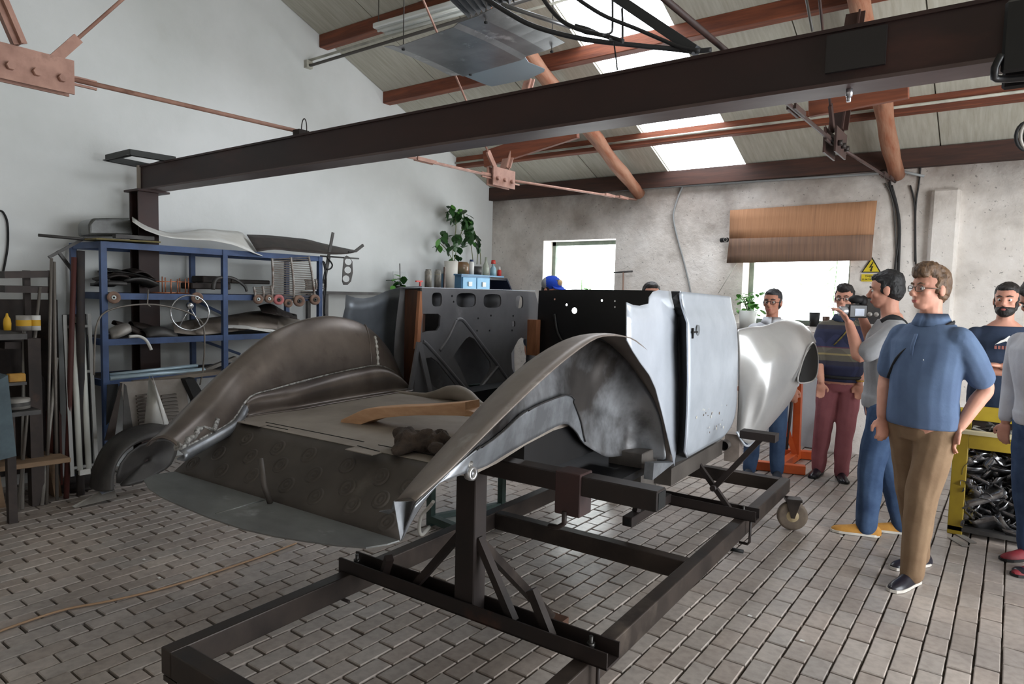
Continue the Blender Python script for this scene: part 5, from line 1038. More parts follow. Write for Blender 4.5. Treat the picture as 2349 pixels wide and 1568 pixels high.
for k, (a, b) in enumerate((((2182, 1232), (2215, 1252)), ((2196, 1222), (2232, 1244)))): tag(build('metal_strip', MB().bar(gz(*a, .004), gz(*b, .004), .05, .004), M_LTG), ('pale metal strip on the floor by the yellow container foot', 'second pale strip crossing the one by the container foot')[k], 'metal strip', 'strips on the floor')
# corner cabinet with jars and plants
XC = -5.9; yc0, yc1 = gx(1058, 650, XC).y, gx(1123, 650, XC).y; zc0 = gx(1090, 633, XC).z
t = thing('blue_cabinet', 'light blue two-door metal cabinet standing in the corner', 'cabinet', (XC-.22, (yc0+yc1)/2, 0))
M_CB = mat('light_blue_paint', (118, 172, 206), .5, c2=(104, 156, 192), scale=4); M_CBD = mat('mid_blue_paint', (84, 130, 164), .5, c2=(72, 114, 148), scale=4)
build('body', MB().box((XC-.42, yc0, 0), (XC, yc1, zc0)), M_CBD, parent=t); build('top', MB().box((XC-.43, yc0-.02, zc0), (XC+.02, yc1+.3, zc0+.02)), M_CBD, parent=t)
ym = (yc0+yc1)/2
for a, b in ((yc0+.015, ym-.008), (ym+.008, yc1-.015)):
    dr_ = build('door', MB().box((XC, a, .85), (XC+.018, b, zc0-.02)), M_CB, parent=t, bevel=.004); cc = V((XC+.018, (a+b)/2, zc0-.11)); build('handle', MB().box(cc+V((0, -.035, -.03)), cc+V((.015, .035, .03))), M_WHT, parent=dr_)
    build('pull', MB().tube([cc+V((.01, -.04, -.09)), cc+V((.03, 0, -.1)), cc+V((.01, .04, -.09))], .005, 6), M_LTG, parent=dr_)
t = thing('open_shelf', 'black open shelf box right of the blue cabinet', 'shelf', (XC-.2, yc1+.35, 0))
build('frame', MB().box((XC-.42, yc1+.01, 1.60), (XC-.40, 7.95, zc0-.02)).box((XC-.42, yc1+.01, zc0-.04), (XC, 7.75, zc0-.02)).box((XC-.42, yc1+.01, 0), (XC, 7.95, 1.60)), mat('black_shelf', (28, 30, 42), .6), parent=t)
build('sloping_side', MB().prism([(XC-.42, 7.75, zc0-.02), (XC, 7.75, zc0-.02), (XC, 7.97, 1.55), (XC-.42, 7.97, 1.55)], (0, .02, .01)), mat('dark_blue_side', (34, 40, 62), .6), parent=t)
def jar(q, w_, h, m, lab, x=-6.05, name='jar', cat='jar', prof=None, z=None, cap=None):
    c = gx(*q, x); s_ = (c-EYE).dot(FW)/FPX; r = w_/2*s_; hh = h*s_; c.z = zc0+.02 if z is None else z
    pr = prof or [(0, 0), (1, 0), (1, .86), (.8, .94), (.8, 1), (0, 1)]
    t = thing(name, lab, cat, c); build('body', MB().lathe(c, [(a*r, b*hh) for a, b in pr], 20), m, parent=t)
    if cap: build('cap', MB().lathe(c+V((0, 0, hh*cap[0])), [(0, 0), (r*cap[1], 0), (r*cap[1]*.8, hh*cap[2]), (0, hh*cap[2])], 14), cap[3], parent=t)
    return t
M_JARB = mat('brown_jar', (122, 84, 56), .3, c2=(96, 90, 70), scale=6); M_GLS = mat('bottle_glass', (214, 220, 206), .15, trans=.6)
jar((1060, 632), 32, 28, M_JARB, 'round brown jar on the blue cabinet'); jar((1081, 632), 12, 30, M_WHT, 'white spray can with a blue cap on the blue cabinet', cap=(1, .8, .15, mat('navy_cap', (36, 50, 92), .5)))
jar((1095, 632), 20, 20, M_DKG, 'dark low jar on the blue cabinet', prof=[(0, 0), (1, 0), (1, 1), (.9, 1), (.9, .9), (0, .9)]); jar((1114, 632), 15, 42, M_GLS, 'clear glass bottle on the blue cabinet', cat='bottle', name='glass_bottle', prof=[(0, 0), (1, 0), (1, .5), (.4, .75), (.35, 1), (0, 1)])
jar((1131, 634), 14, 28, mat('pale_blue_plastic', (150, 186, 200), .4), 'spray bottle with a red and white trigger on the blue cabinet', cat='bottle', name='spray_bottle', prof=[(0, 0), (1, 0), (1, .6), (.35, .85), (.35, 1), (0, 1)], cap=(1, .8, .3, mat('red_trigger', (200, 70, 60), .5)))
jar((1145, 638), 10, 15, mat('red_plastic', (196, 60, 56), .5), 'small red bottle with a white tip at the cabinet edge', cat='bottle', name='small_bottle', cap=(1, .6, .5, M_WHT))
t = thing('wall_shelf', 'narrow shelf left of the blue cabinet carrying jars', 'shelf', (-6.2, 6.5, 0)); zq = gx(1000, 660, -6.05).z
build('board', MB().box((-6.36, 6.0, zq-.03), (-5.95, yc0-.02, zq)), M_DKG, parent=t); build('leg', MB().box((-6.3, 6.1, 0), (-6.25, 6.15, zq-.03)), M_DKG, parent=t); build('leg', MB().box((-6.0, yc0-.1, 0), (-5.96, yc0-.05, zq-.03)), M_DKG, parent=t)
M_JARG = mat('grey_glass_jar', (150, 146, 136), .3, c2=(96, 92, 86), scale=12, stretch=(6, 6, 1))
jar((982, 658), 16, 42, M_JARG, 'tall grey jar with a yellow band on the narrow shelf', z=zq, cap=(.72, 1.02, .12, mat('straw_band', (190, 170, 110), .6))); jar((1004, 658), 16, 42, M_JARG, 'grey jar with a yellow band next to the taller jar', z=zq, cap=(.72, 1.02, .12, mat('straw_band', (190, 170, 110), .6)), x=-6.1)
tag(build('stick', MB().bar(gx(1020, 612, -5.95), V((-5.95, gx(1020, 612, -5.95).y, zq)), .02, .02, up=(0, 1, 0)), M_OAK), 'dark wooden stick standing in front of the white flower pot', 'stick')
# tall house plant
c = gx(1034, 660, -6.1); c.z = zq; t = thing('tall_house_plant', 'tall drooping dark green house plant in a white pot by the gable wall', 'plant', c); s_ = (c-EYE).dot(FW)/FPX
build('pot', MB().lathe(c, [(0, 0), (14*s_, 0), (16*s_, 62*s_), (13*s_, 62*s_), (13*s_, 58*s_), (0, 58*s_)], 20), mat('white_pot', (214, 210, 202), .6), parent=t)
top = c+V((0, 0, 60*s_)); med = leaf_mesh('d', .15, .055, M_LEAFD)
for q in ([(1038, 598), (1040, 560), (1046, 520), (1040, 480), (1036, 470)], [(1042, 598), (1050, 560), (1062, 520), (1064, 490)], [(1085, 600), (1080, 560), (1070, 530), (1062, 500)], [(1040, 598), (1022, 570), (1012, 560)], [(1103, 606), (1100, 570), (1090, 545)], [(1094, 606), (1096, 560), (1088, 530)]):
    build('stem', MB().tube(cr([gx(x, y, -6.15) for x, y in q], 4), .006, 5), mat('stem_green', (106, 110, 70), .7), parent=t)
clu = [(1036, 478, 9), (1060, 482, 8), (1045, 494, 10), (1064, 500, 9), (1074, 512, 9), (1080, 525, 9), (1084, 538, 7), (1020, 535, 6), (1016, 550, 6), (1008, 566, 5), (1042, 540, 6), (1055, 540, 6), (1060, 558, 5), (1048, 560, 4), (1092, 556, 4), (1096, 566, 3), (1046, 585, 3), (1038, 562, 3), (1070, 535, 5)]
for x, y, n in clu:
    for k in range(n):
        p = gx(x+R_.uniform(-9, 9), y+R_.uniform(-9, 9), -6.15+R_.uniform(-.06, .12)); leaf(t, med if R_.random() < .85 else leaf_mesh('f2', .13, .045, M_LEAF), p, R_.uniform(0, 6.28), R_.uniform(-1.3, .1), R_.uniform(.6, 1.0))
c = gx(915, 662, -6.15); t = thing('small_house_plant', 'small leafy plant with a clear plate behind it near the gable wall', 'plant', c)
build('pot', MB().lathe(c+V((0, 0, -.05)), [(0, 0), (.05, 0), (.06, .08), (0, .08)], 14), M_DKG, parent=t); build('plate', MB().prism([gx(*q, -6.25) for q in ((903, 660), (902, 622), (930, 622), (938, 640), (940, 660))], (-.006, 0, 0)), mat('clear_plate', (196, 200, 200), .2), parent=t)
for k in range(16): leaf(t, leaf_mesh('f3', .12, .045, M_LEAF) if k % 2 else med, gx(R_.uniform(900, 928), R_.uniform(634, 660), -6.12), R_.uniform(0, 6), R_.uniform(-.7, .6), .8)
build('stem', MB().tube([gx(918, 660, -6.14), gx(917, 604, -6.14)], .006, 5), M_DKG, parent=t)
t = thing('bench_under_plant', 'narrow grey bench along the gable wall under the small plant', 'bench', (-6.15, 5.3, 0)); zq2 = c.z-.05
build('board', MB().box((-6.38, 4.6, zq2-.03), (-6.0, 6.0, zq2)), M_DKG, parent=t)
for y in (4.65, 5.9): build('leg', MB().box((-6.05, y, 0), (-6.01, y+.04, zq2-.03)), M_DKG, parent=t); build('leg', MB().box((-6.36, y, 0), (-6.32, y+.04, zq2-.03)), M_DKG, parent=t)
tag(build('red_clamp', MB().bar(gx(954, 645, -6.0), gx(969, 645, -6.0), .02, .02).bar(gx(964, 645, -6.0), V((-6.0, gx(964, 645, -6.0).y, zq2)), .02, .02, up=(0, 1, 0)), mat('bright_red', (206, 70, 62), .5)), 'small bright red clamp on the bench by the gable wall', 'clamp')
# ================================================================== PEOPLE
M_SKIN = mat('skin', (206, 152, 130), .55, c2=(192, 136, 116), scale=7, spec=.35); M_SKIN2 = mat('skin_tan', (188, 132, 108), .55, c2=(172, 116, 96), scale=7, spec=.35)
M_LIP = mat('lips', (170, 92, 86), .5); M_EYEW = mat('eye_white', (220, 216, 210), .3); M_IRIS = mat('iris', (40, 34, 32), .3)
M_LENS = glassy('spectacle_lens', (.9, .92, .94), .12)
def remesh(mb, vox, it=3, fac=.5):
    me = bpy.data.meshes.new('tmp'); me.from_pydata([tuple(p) for p in mb.v], [], mb.f); o = bpy.data.objects.new('tmp', me); COL.objects.link(o)
    md = o.modifiers.new('r', 'REMESH'); md.mode = 'VOXEL'; md.voxel_size = vox
    md = o.modifiers.new('s', 'SMOOTH'); md.iterations = it; md.factor = fac
    dg = bpy.context.evaluated_depsgraph_get(); dg.update(); e = o.evaluated_get(dg); r = bpy.data.meshes.new_from_object(e)
    out = MB(); out.add([v.co.copy() for v in r.vertices], [tuple(p.vertices) for p in r.polygons], True)
    bpy.data.objects.remove(o); bpy.data.meshes.remove(me); bpy.data.meshes.remove(r); return out
def limb(mb, pts, rs, n=12):
    P = cr(pts, 4); m = len(P)-1; R = [interp(i/m*(len(rs)-1), list(range(len(rs))), rs) for i in range(m+1)]
    mb.tube(P, R, n); mb.ell(P[0], (R[0],)*3, 12, 8); mb.ell(P[-1], (R[-1],)*3, 12, 8)
def person(label, base, f, H=1.8, hf=None, pitch=0.0, feet=None, arms=None, belly=0.0, lean=0.0, shirt=None, sleeve='short', hem=.90, pants=None, shoes=None, sole=None, hair=None, skin=None, beard=None, glasses=None, vox=.009, hair_vol=1.0, cap=None, collar=None, belt=None, bulk=1.0, hairline=0.0, hands=True, group=None):
    s = H/1.80; F = V((f[0], f[1], 0)).normalized(); Lf = V((0, 0, 1)).cross(F); B = V((base[0], base[1], 0)); skin = skin or M_SKIN
    def P(a, l, z): z *= s; return B+F*(a*s+lean*max(0, z-.9*s))+Lf*(l*s)+V((0, 0, z))
    t = thing('person', label, 'person', B, group)
    sec = [(.82, 0, .14, .105), (.90, 0, .168, .122), (.98, 0, .166, .118), (1.06, .005, .156, .108), (1.16, .012, .164, .114), (1.28, .012, .180, .12), (1.38, .004, .190, .115), (1.44, -.008, .152, .092), (1.49, -.015, .105, .07), (1.53, -.012, .062, .06)]
    def torso(mb, dw, z0, z1, df=None):
        rows = []
        for z, a, w_, d in sec:
            if z < z0-.001 or z > z1+.001: continue
            b = belly*math.exp(-((z-1.06)/.13)**2); w2 = w_*bulk+dw+b*.35; d2 = d*bulk+dw+b*.5
            rows.append([P(a+b*.5+math.cos(q)*d2*(1.0), math.sin(q)*w2, z) for q in [2*math.pi*k/20 for k in range(20)]])
        mb.grid(rows, True, True); n = 20; o = len(mb.v)-n*len(rows)
        mb.f += [tuple(o+k for k in range(n))[::-1], tuple(o+n*(len(rows)-1)+k for k in range(n))]; mb.sm += [True, True]
    feet = feet or [((.02, .11), 0), ((-.04, -.11), 0)]
    body = MB(); torso(body, 0, 0, 2)
    legs = []
    for k, ((fa, fl), tz) in enumerate(feet):
        sd = 1 if k == 0 else -1; hip = P(0, sd*.088, .90); ank = P(fa, fl, .085); kn = hip.lerp(ank, .48)+F*.03*s; legs.append((hip, kn, ank, tz))
        limb(body, [hip, hip.lerp(kn, .5), kn, kn.lerp(ank, .45), ank], [.088*s, .074*s, .056*s, .054*s, .038*s])
    arms = arms or {}
    jo = []
    for sd in (1, -1):
        sh = P(-.005, sd*.172*bulk, 1.405); a = arms.get(sd)
        if a is None: el = P(-.03, sd*.245, 1.13); wr = P(.04, sd*.235, .89); hd = (wr-el).normalized()
        else:
            el = a[0] if isinstance(a[0], Vector) else P(*a[0]); wr = a[1] if isinstance(a[1], Vector) else P(*a[1]); hd = (a[2] if len(a) > 2 and a[2] is not None else (wr-el)).normalized()
        limb(body, [sh, sh.lerp(el, .5), el, el.lerp(wr, .35), wr], [.050*s, .047*s, .040*s, .042*s, .028*s]); jo.append((sd, sh, el, wr, hd))
        if hands:
            sv = hd.cross(V((0, 0, 1))); sv = sv.normalized() if sv.length > .1 else Lf.copy(); nv = sv.cross(hd).normalized(); pc = wr+hd*.05*s
            M = frame((0, 0, 0), hd, sv).to_3x3(); body.ell(pc, (.05*s, .041*s, .017*s), 12, 8, M)
            for q, ln in ((-.030, .058), (-.010, .070), (.010, .066), (.029, .052)):
                r0 = pc+hd*.040*s+sv*q*s; r1 = r0+hd*ln*.5*s-nv*.010*s; r2 = r1+hd*ln*.38*s-nv*.030*s; body.tube([r0-hd*.02*s, r0, r1, r2], [.0095*s, .0095*s, .009*s, .007*s], 8)
            th = pc-hd*.015*s+sv*.036*s*(-sd); body.tube([th, th+hd*.03*s+sv*(-sd)*.022*s, th+hd*.062*s+sv*(-sd)*.02*s-nv*.012*s], [.012*s, .011*s, .008*s], 8)
    # head
    nk = P(-.012, 0, 1.50); HF = V((hf[0], hf[1], 0)).normalized() if hf is not None else F; HL = V((0, 0, 1)).cross(HF)
    hc = P(.012, 0, 1.685)+HF*.012*s; cp, sp = math.cos(pitch), math.sin(pitch); HD = HF*cp+V((0, 0, sp)); HU = V((0, 0, cp))-HF*sp
    if pitch: hc += HF*(-sp*.06*s)
    def Q(a, l, z): return hc+HD*(a*s)+HL*(l*s)+HU*(z*s)
    HM = frame((0, 0, 0), HD, HL).to_3x3()
    limb(body, [nk-V((0, 0, .03)), nk.lerp(hc, .4), Q(-.02, 0, -.06)], [.062*s, .056*s, .056*s])
    body.ell(Q(-.008, 0, .03), (.098*s, .078*s, .092*s), 20, 14, HM); body.ell(Q(.022, 0, -.045), (.070*s, .060*s, .072*s), 18, 12, HM)
    body.ell(Q(.045, 0, -.090), (.040*s, .042*s, .028*s), 14, 10, HM)
    body.ell(Q(.062, 0, .028), (.028*s, .058*s, .018*s), 14, 8, HM)
    for sd in (1, -1):
        body.ell(Q(.058, sd*.040, -.022), (.026*s, .024*s, .024*s), 10, 8, HM)
        body.ell(Q(-.012, sd*.080, -.012), (.022*s, .010*s, .032*s), 12, 8, HM)
    body.tube([Q(.083, 0, .020), Q(.100, 0, -.010), Q(.116, 0, -.030)], [.010*s, .012*s, .0155*s], 10); body.ell(Q(.108, 0, -.034), (.014*s, .020*s, .011*s), 10, 8, HM)
    body.ell(Q(.088, 0, -.064), (.014*s, .024*s, .008*s), 10, 6, HM); body.ell(Q(.086, 0, -.076), (.013*s, .021*s, .008*s), 10, 6, HM)
    bo = build('body', remesh(body, vox*.75, 3), skin, parent=t)
    lp = MB(); lp.ell(Q(.094, 0, -.0655), (.009*s, .022*s, .0045*s), 10, 6, HM); lp.ell(Q(.092, 0, -.0745), (.009*s, .019*s, .005*s), 10, 6, HM); build('lips', remesh(lp, .003, 1), M_LIP, parent=bo)
    for sd in (1, -1):
        e = build('eye', MB().ell(Q(.072, sd*.032, .002), (.0125*s,)*3, 10, 8), M_EYEW, parent=bo); build('iris', MB().ell(Q(.0805, sd*.031, .0), (.0055*s, .0068*s, .0068*s), 8, 6, HM), M_IRIS, parent=e)
    if hair is not None:
        for sd in (1, -1): build('eyebrow', MB().tube([Q(.092, sd*.014, .026), Q(.090, sd*.032, .032), Q(.076, sd*.052, .026)], [.004*s, .005*s, .003*s], 6), hair, parent=bo)
        hv = MB(); v_ = hair_vol
        hv.ell(Q(-.022, 0, .050), (.094*s, .084*s, .090*s*(.9+.1*v_)), 22, 16, HM); hv.ell(Q(-.045, 0, .0), (.070*s, .080*s, .085*s), 18, 12, HM)
        if v_ > 1: hv.ell(Q(.02, 0, .105), (.085*s, .068*s, .042*s*v_), 18, 10, HM); hv.ell(Q(.062, .0, .092), (.04*s, .058*s, .032*s*v_), 14, 8, HM)
        else: hv.ell(Q(.015+hairline, 0, .088), (.072*s, .062*s, .036*s), 16, 10, HM)
        for sd in (1, -1): hv.ell(Q(.0, sd*.062, .02), (.03*s, .022*s, .05*s), 10, 8, HM)
        hm = remesh(hv, vox*.75, 2)
        hm.v = [p+V((nz3(p.x*60, p.y*60, p.z*25), nz3(p.y*60+9, p.z*60, p.x*25), nz3(p.z*60, p.x*60+5, p.y*30)))*.006*v_ for p in hm.v]
        build('hair', hm, hair, parent=t)
    if beard is not None:
        bd = MB(); bd.ell(Q(.034, 0, -.075), (.066*s, .064*s, .050*s), 18, 12, HM); bd.ell(Q(.052, 0, -.095), (.042*s, .046*s, .034*s), 14, 10, HM)
        for sd in (1, -1): bd.ell(Q(.012, sd*.064, -.035), (.022*s, .012*s, .045*s), 10, 8, HM)
        bd.tube([Q(.088, -.03, -.07), Q(.099, -.014, -.054), Q(.101, 0, -.052), Q(.099, .014, -.054), Q(.088, .03, -.07)], .007*s, 8)
        build('beard', remesh(bd, vox*.6, 1), beard, parent=t)
    if glasses is not None:
        g = build('glasses', MB().tube([Q(.101, -.012, .008), Q(.103, 0, .011), Q(.101, .012, .008)], .0022*s, 6), glasses, parent=t)
        for sd in (1, -1):
            ring = [Q(.1-.010*(abs(x)/.022 if x*1 > 0 else 0), sd*(.034+x), .0+z) for x, z in circ(0, 0, .023, .0165, 18, 3.2)]
            build('lens_rim', MB().tube(ring, .0022*s, 6, closed=True), glasses, parent=g); build('lens', MB().add(ring, [tuple(range(18))]), M_LENS, parent=g)
            build('temple', MB().tube([Q(.092, sd*.057, .004), Q(.04, sd*.079, .002), Q(-.01, sd*.084, .0)], .0024*s, 6), glasses, parent=g)
    if cap is not None:
        cb = MB(); cb.ell(Q(-.012, 0, .055), (.105*s, .090*s, .085*s), 22, 14, HM); cc = build('cap', remesh(cb, vox*.8, 1), cap[0], parent=t)
        br = [[Q(.06+.10*u*math.cos(q)*1.0, math.sin(q)*.075, .045-.02*u) for u in (0, .5, 1)] for q in [-1.3+2.6*k/10 for k in range(11)]]
        build('brim', MB().grid(br), cap[0], parent=cc, solid=.006); 
        gb = MB(); gb.ell(Q(-.030, 0, .052), (.092*s, .0925*s, .080*s), 20, 12, HM); build('back_panel', gb, cap[1], parent=cc)
        build('badge', MB().lathe(Q(.082, 0, .085), [(0, .018), (.028, .012), (.03, 0)], 16, HD), cap[2], parent=cc)
    # clothes
    if shirt is not None:
        sm = MB(); torso(sm, .014, hem, 1.50)
        z0 = hem; b = belly*math.exp(-((hem-1.06)/.13)**2)
        row = lambda z, dw: [P(b*.5+math.cos(q)*(.122*bulk+dw+b*.5), math.sin(q)*(.168*bulk+dw+b*.35), z) for q in [2*math.pi*k/20 for k in range(20)]]
        sm.grid([row(hem-.03, .014), row(hem, .018), row(hem+.05, .018)], True, True)
        n = 20; o = len(sm.v)-n*3; sm.f += [tuple(o+k for k in range(n))[::-1], tuple(o+n*2+k for k in range(n))]; sm.sm += [True, True]
        for sd, sh, el, wr, hd in jo:
            e = sh.lerp(el, .78) if sleeve == 'short' else el
            if sleeve == 'short': limb(sm, [sh-Lf*sd*.02, sh.lerp(e, .5), e], [.076*s, .072*s, .070*s])
            else:
                w2 = el.lerp(wr, .86 if sleeve == 'long' else .35); limb(sm, [sh-Lf*sd*.02, sh.lerp(el, .5), el, el.lerp(w2, .5), w2], [.076*s, .068*s, .058*s, .055*s, .046*s])
        mm = remesh(sm, vox, 4)
        mm.v = [p+V((nz3(p.x*9, p.y*9, p.z*5), nz3(p.y*9+3, p.z*6, p.x*9), 0))*.007 for p in mm.v]
        so = build('shirt', mm, shirt, parent=t)
        if collar is not None:
            cl = []
            for q in [2*math.pi*k/18 for k in range(19)]:
                o0 = P(-.012+math.cos(q)*.068, math.sin(q)*.072, 1.50); o1 = P(-.012+math.cos(q)*.074, math.sin(q)*.078, 1.545); o2 = P(-.010+math.cos(q)*.098, math.sin(q)*.102, 1.495-.02*max(0, math.cos(q))); cl.append([o0, o1, o2])
            build('collar', MB().grid(cl), collar, parent=so, solid=.004)
    if pants is not None:
        pm = MB(); torso(pm, .004, .82, .96)
        for hip, kn, ank, tz in legs: limb(pm, [hip, hip.lerp(kn, .5), kn, kn.lerp(ank, .5), ank+V((0, 0, -.02))], [.108*s, .100*s, .084*s, .076*s, .066*s])
        mm = remesh(pm, vox, 4)
        mm.v = [p+V((nz3(p.x*10, p.y*10, p.z*7), nz3(p.y*10+3, p.z*7, p.x*10), 0))*.010 for p in mm.v]
        build('trousers', mm, pants, parent=t)
        if belt is not None:
            ring = [P(belly*.3+math.cos(q)*(.118*bulk+.018+belly*.3), math.sin(q)*(.166*bulk+.016+belly*.2), .965) for q in [2*math.pi*k/24 for k in range(24)]]
            build('belt', MB().tube(ring, .016, 8, closed=True, sx=.5), belt, parent=t)
    if shoes is not None:
        for (hip, kn, ank, tz) in legs:
            d = (F*math.cos(tz)+Lf*math.sin(tz)).normalized(); sv = V((0, 0, 1)).cross(d); a0 = V((ank.x, ank.y, 0)); rows = []
            for u, w_, h in ((-.095, .022, .05), (-.075, .034, .075), (-.04, .038, .088), (.0, .038, .088), (.05, .040, .075), (.10, .044, .058), (.16, .044, .050), (.20, .032, .040), (.215, .012, .028)):
                rows.append([a0+d*u*s+sv*math.cos(q)*w_*s+V((0, 0, (.012+(h-.012)*max(0, math.sin(q)) if math.sin(q) > 0 else .012)*s)) for q in [math.pi*k/10 for k in range(11)]])
            so = MB().grid(rows); so.add(rows[0], [tuple(range(11))]); so.add(rows[-1], [tuple(range(11))[::-1]])
            sh_ = build('shoe', so, shoes, parent=t, sub=1)
            ol = [a0+d*u*s+sv*w_*s for u, w_ in ((-.09, 0), (-.082, .026), (-.05, .04), (.05, .042), (.11, .047), (.17, .046), (.21, .030), (.222, 0), (.21, -.030), (.17, -.046), (.11, -.047), (.05, -.042), (-.05, -.04), (-.082, -.026))]
            build('sole', MB().prism([p+V((0, 0, .001)) for p in ol], (0, 0, .016*s)), sole or M_RUB, parent=sh_)
    return t, P, Q, jo, so if shirt is None else bo
TOC = V((-FW.x, -FW.y, 0)).normalized(); IMR = V((RT.x, RT.y, 0)).normalized()   # towards the photographer, and to the right
def hair_m(n, c1, c2): return mat(n, c1, .6, c2=c2, scale=40, stretch=(1, 1, .4), bump=.6, bscale=70)
M_HBRN = hair_m('brown_hair', (106, 78, 52), (74, 54, 38)); M_HDK = hair_m('dark_hair', (36, 29, 26), (24, 20, 19)); M_HBLK = hair_m('black_hair', (26, 24, 26), (18, 17, 18))
def cloth(n, c1, c2, sc=5, bump=.35): return mat(n, c1, .85, c2=c2, scale=sc, bump=bump, bscale=14, spec=.2)
M_POLO = cloth('steel_blue_polo', (92, 110, 138), (84, 100, 128)); M_KHAKI = cloth('brown_chinos', (136, 112, 88), (122, 98, 76)); M_NAVYL = mat('navy_leather', (30, 28, 38), .3, c2=(22, 20, 28), scale=10)
M_JEANS = cloth('blue_jeans', (70, 90, 120), (54, 72, 102), 9); M_GTEE = cloth('grey_tshirt', (160, 160, 162), (148, 148, 150)); M_NAVYT = cloth('navy_tshirt', (50, 60, 80), (42, 52, 70)); M_RED = cloth('wine_red_trousers', (158, 98, 104), (142, 86, 92)); M_BLKT = cloth('black_trousers', (24, 24, 30), (18, 18, 22)); M_WSH = cloth('white_shirt', (206, 208, 214), (190, 192, 200))
M_STRAP = mat('black_strap', (18, 18, 20), .7)
# man in the blue polo
b0 = (gz(2078, 1340)+gz(2108, 1305))/2; fd = -IMR*.90+TOC*.42
pdir = V((fd.x, fd.y, 0)).normalized(); d1 = gz(2088, 1338)-b0; d2 = gz(2106, 1296)-b0; Lp = V((0, 0, 1)).cross(pdir)
lf_ = lambda d: (d.dot(pdir)/1.03, d.dot(Lp)/1.03)
dp = b0.dot(FW)+0-EYE.dot(FW)+0; dep = (V((b0.x, b0.y, 1.2))-EYE).dot(FW)
el = gt(2222, 912, dep-.20); wr = gt(2160, 998, dep-.22)
t, P, Q, jo, so = person('man in a blue polo shirt and brown trousers, one hand in his pocket', b0, fd, 1.85, hf=-IMR*.985+TOC*.17, feet=[(lf_(d1), .15), (lf_(d2), -.1)], arms={1: ((-.13, .25, 1.15), (-.02, .195, .93), pdir*.3-Lp*.25-V((0, 0, 1))), -1: ((.0, -.25, 1.15), (.10, -.19, .93), pdir*.1+Lp*.2-V((0, 0, 1)))}, shirt=M_POLO, hem=.93, pants=M_KHAKI, shoes=M_NAVYL, sole=mat('pale_sole', (190, 184, 176), .7), hair=M_HBRN, hair_vol=1.25, glasses=mat('wire_rim', (96, 84, 74), .3, .6), collar=M_POLO, belly=.03, bulk=1.06, vox=.008)
build('camera_strap', MB().tube(cr([P(-.07, .09, 1.50), P(.00, .115, 1.49), P(.075, .06, 1.44), P(.125, -.02, 1.36), P(.140, -.09, 1.28), P(.09, -.17, 1.16)], 5), .013, 6, sx=.45), M_STRAP, parent=t)
build('placket', MB().tube([P(.118, 0, 1.43), P(.146, 0, 1.36), P(.152, 0, 1.28)], .014, 6, sx=.3), M_POLO, parent=t)
build('chest_logo', MB().ell(P(.146, .07, 1.29), (.003, .004, .004), 6, 4), M_WHT, parent=t)
# photographer in the grey t-shirt
b0 = (gz(1966, 1226)+gz(2050, 1226))/2; fd = -IMR*.86+V((FW.x, FW.y, 0))*.30; dep = (V((b0.x, b0.y, 1.2))-EYE).dot(FW)
pdir = V((fd.x, fd.y, 0)).normalized(); Lp = V((0, 0, 1)).cross(pdir); q1 = gz(1985, 1226)-b0; q2 = gz(2068, 1222)-b0
lg = lambda d: (d.dot(pdir)/1.03, d.dot(Lp)/1.03)
t, P, Q, jo, so = person('man in a grey t-shirt and jeans holding a camera up', b0, fd, 1.85, hf=-IMR*.8+V((FW.x, FW.y, 0))*.6, pitch=-.12, feet=[(lg(q1), 0), (lg(q2), 0)], arms={1: (gt(1972, 818, dep-.12), gt(1948, 742, dep-.05), V((-.1, .1, 1))*.3-IMR*.2), -1: (gt(2006, 800, dep+.3), gt(1978, 728, dep+.22), V((0, 0, .6))-IMR*.5)}, shirt=M_GTEE, hem=.92, pants=M_JEANS, shoes=mat('tan_suede', (196, 142, 62), .8, c2=(176, 122, 50), scale=20), sole=mat('white_sole', (206, 200, 190), .7), hair=M_HBLK, vox=.009)
build('shoulder_strap', MB().tube(cr([P(.06, .08, 1.47), P(.0, .10, 1.505), P(-.075, .09, 1.46), P(-.13, .03, 1.34), P(-.145, -.05, 1.18), P(-.12, -.14, 1.06)], 5), .024, 6, sx=.35), M_STRAP, parent=t)
c = gt(1962, 714, dep+.06); cm_ = thing('photo_camera', 'black photo camera with a fluffy microphone held by the man in grey', 'camera', c-V((0, 0, .04)))
hx = IMR; M = frame(c, hx, V((FW.x, FW.y, 0)))
build('camera_body', MB().box((-.06, -.035, -.045), (.07, .035, .05), M), mat('black_plastic', (22, 22, 24), .4), parent=cm_, bevel=.008, seg=2)
build('lens', MB().lathe(c-hx*.06, [(.03, 0), (.034, .01), (.034, .05), (.03, .055), (0, .05)], 18, -hx), mat('silver_lens', (176, 176, 180), .3, .6), parent=cm_)
build('screen', MB().box((-.02, -.037, -.03), (.045, -.035, .02), M), mat('camera_screen', (150, 160, 178), .3), parent=cm_)
build('microphone', MB().ell(c+hx*.0+V((0, 0, .085)), (.05, .035, .03), 14, 10), M_STRAP, parent=cm_); build('mic_foot', MB().ell(c+hx*.05+V((0, 0, .075)), (.03, .03, .04), 12, 8), M_STRAP, parent=cm_)
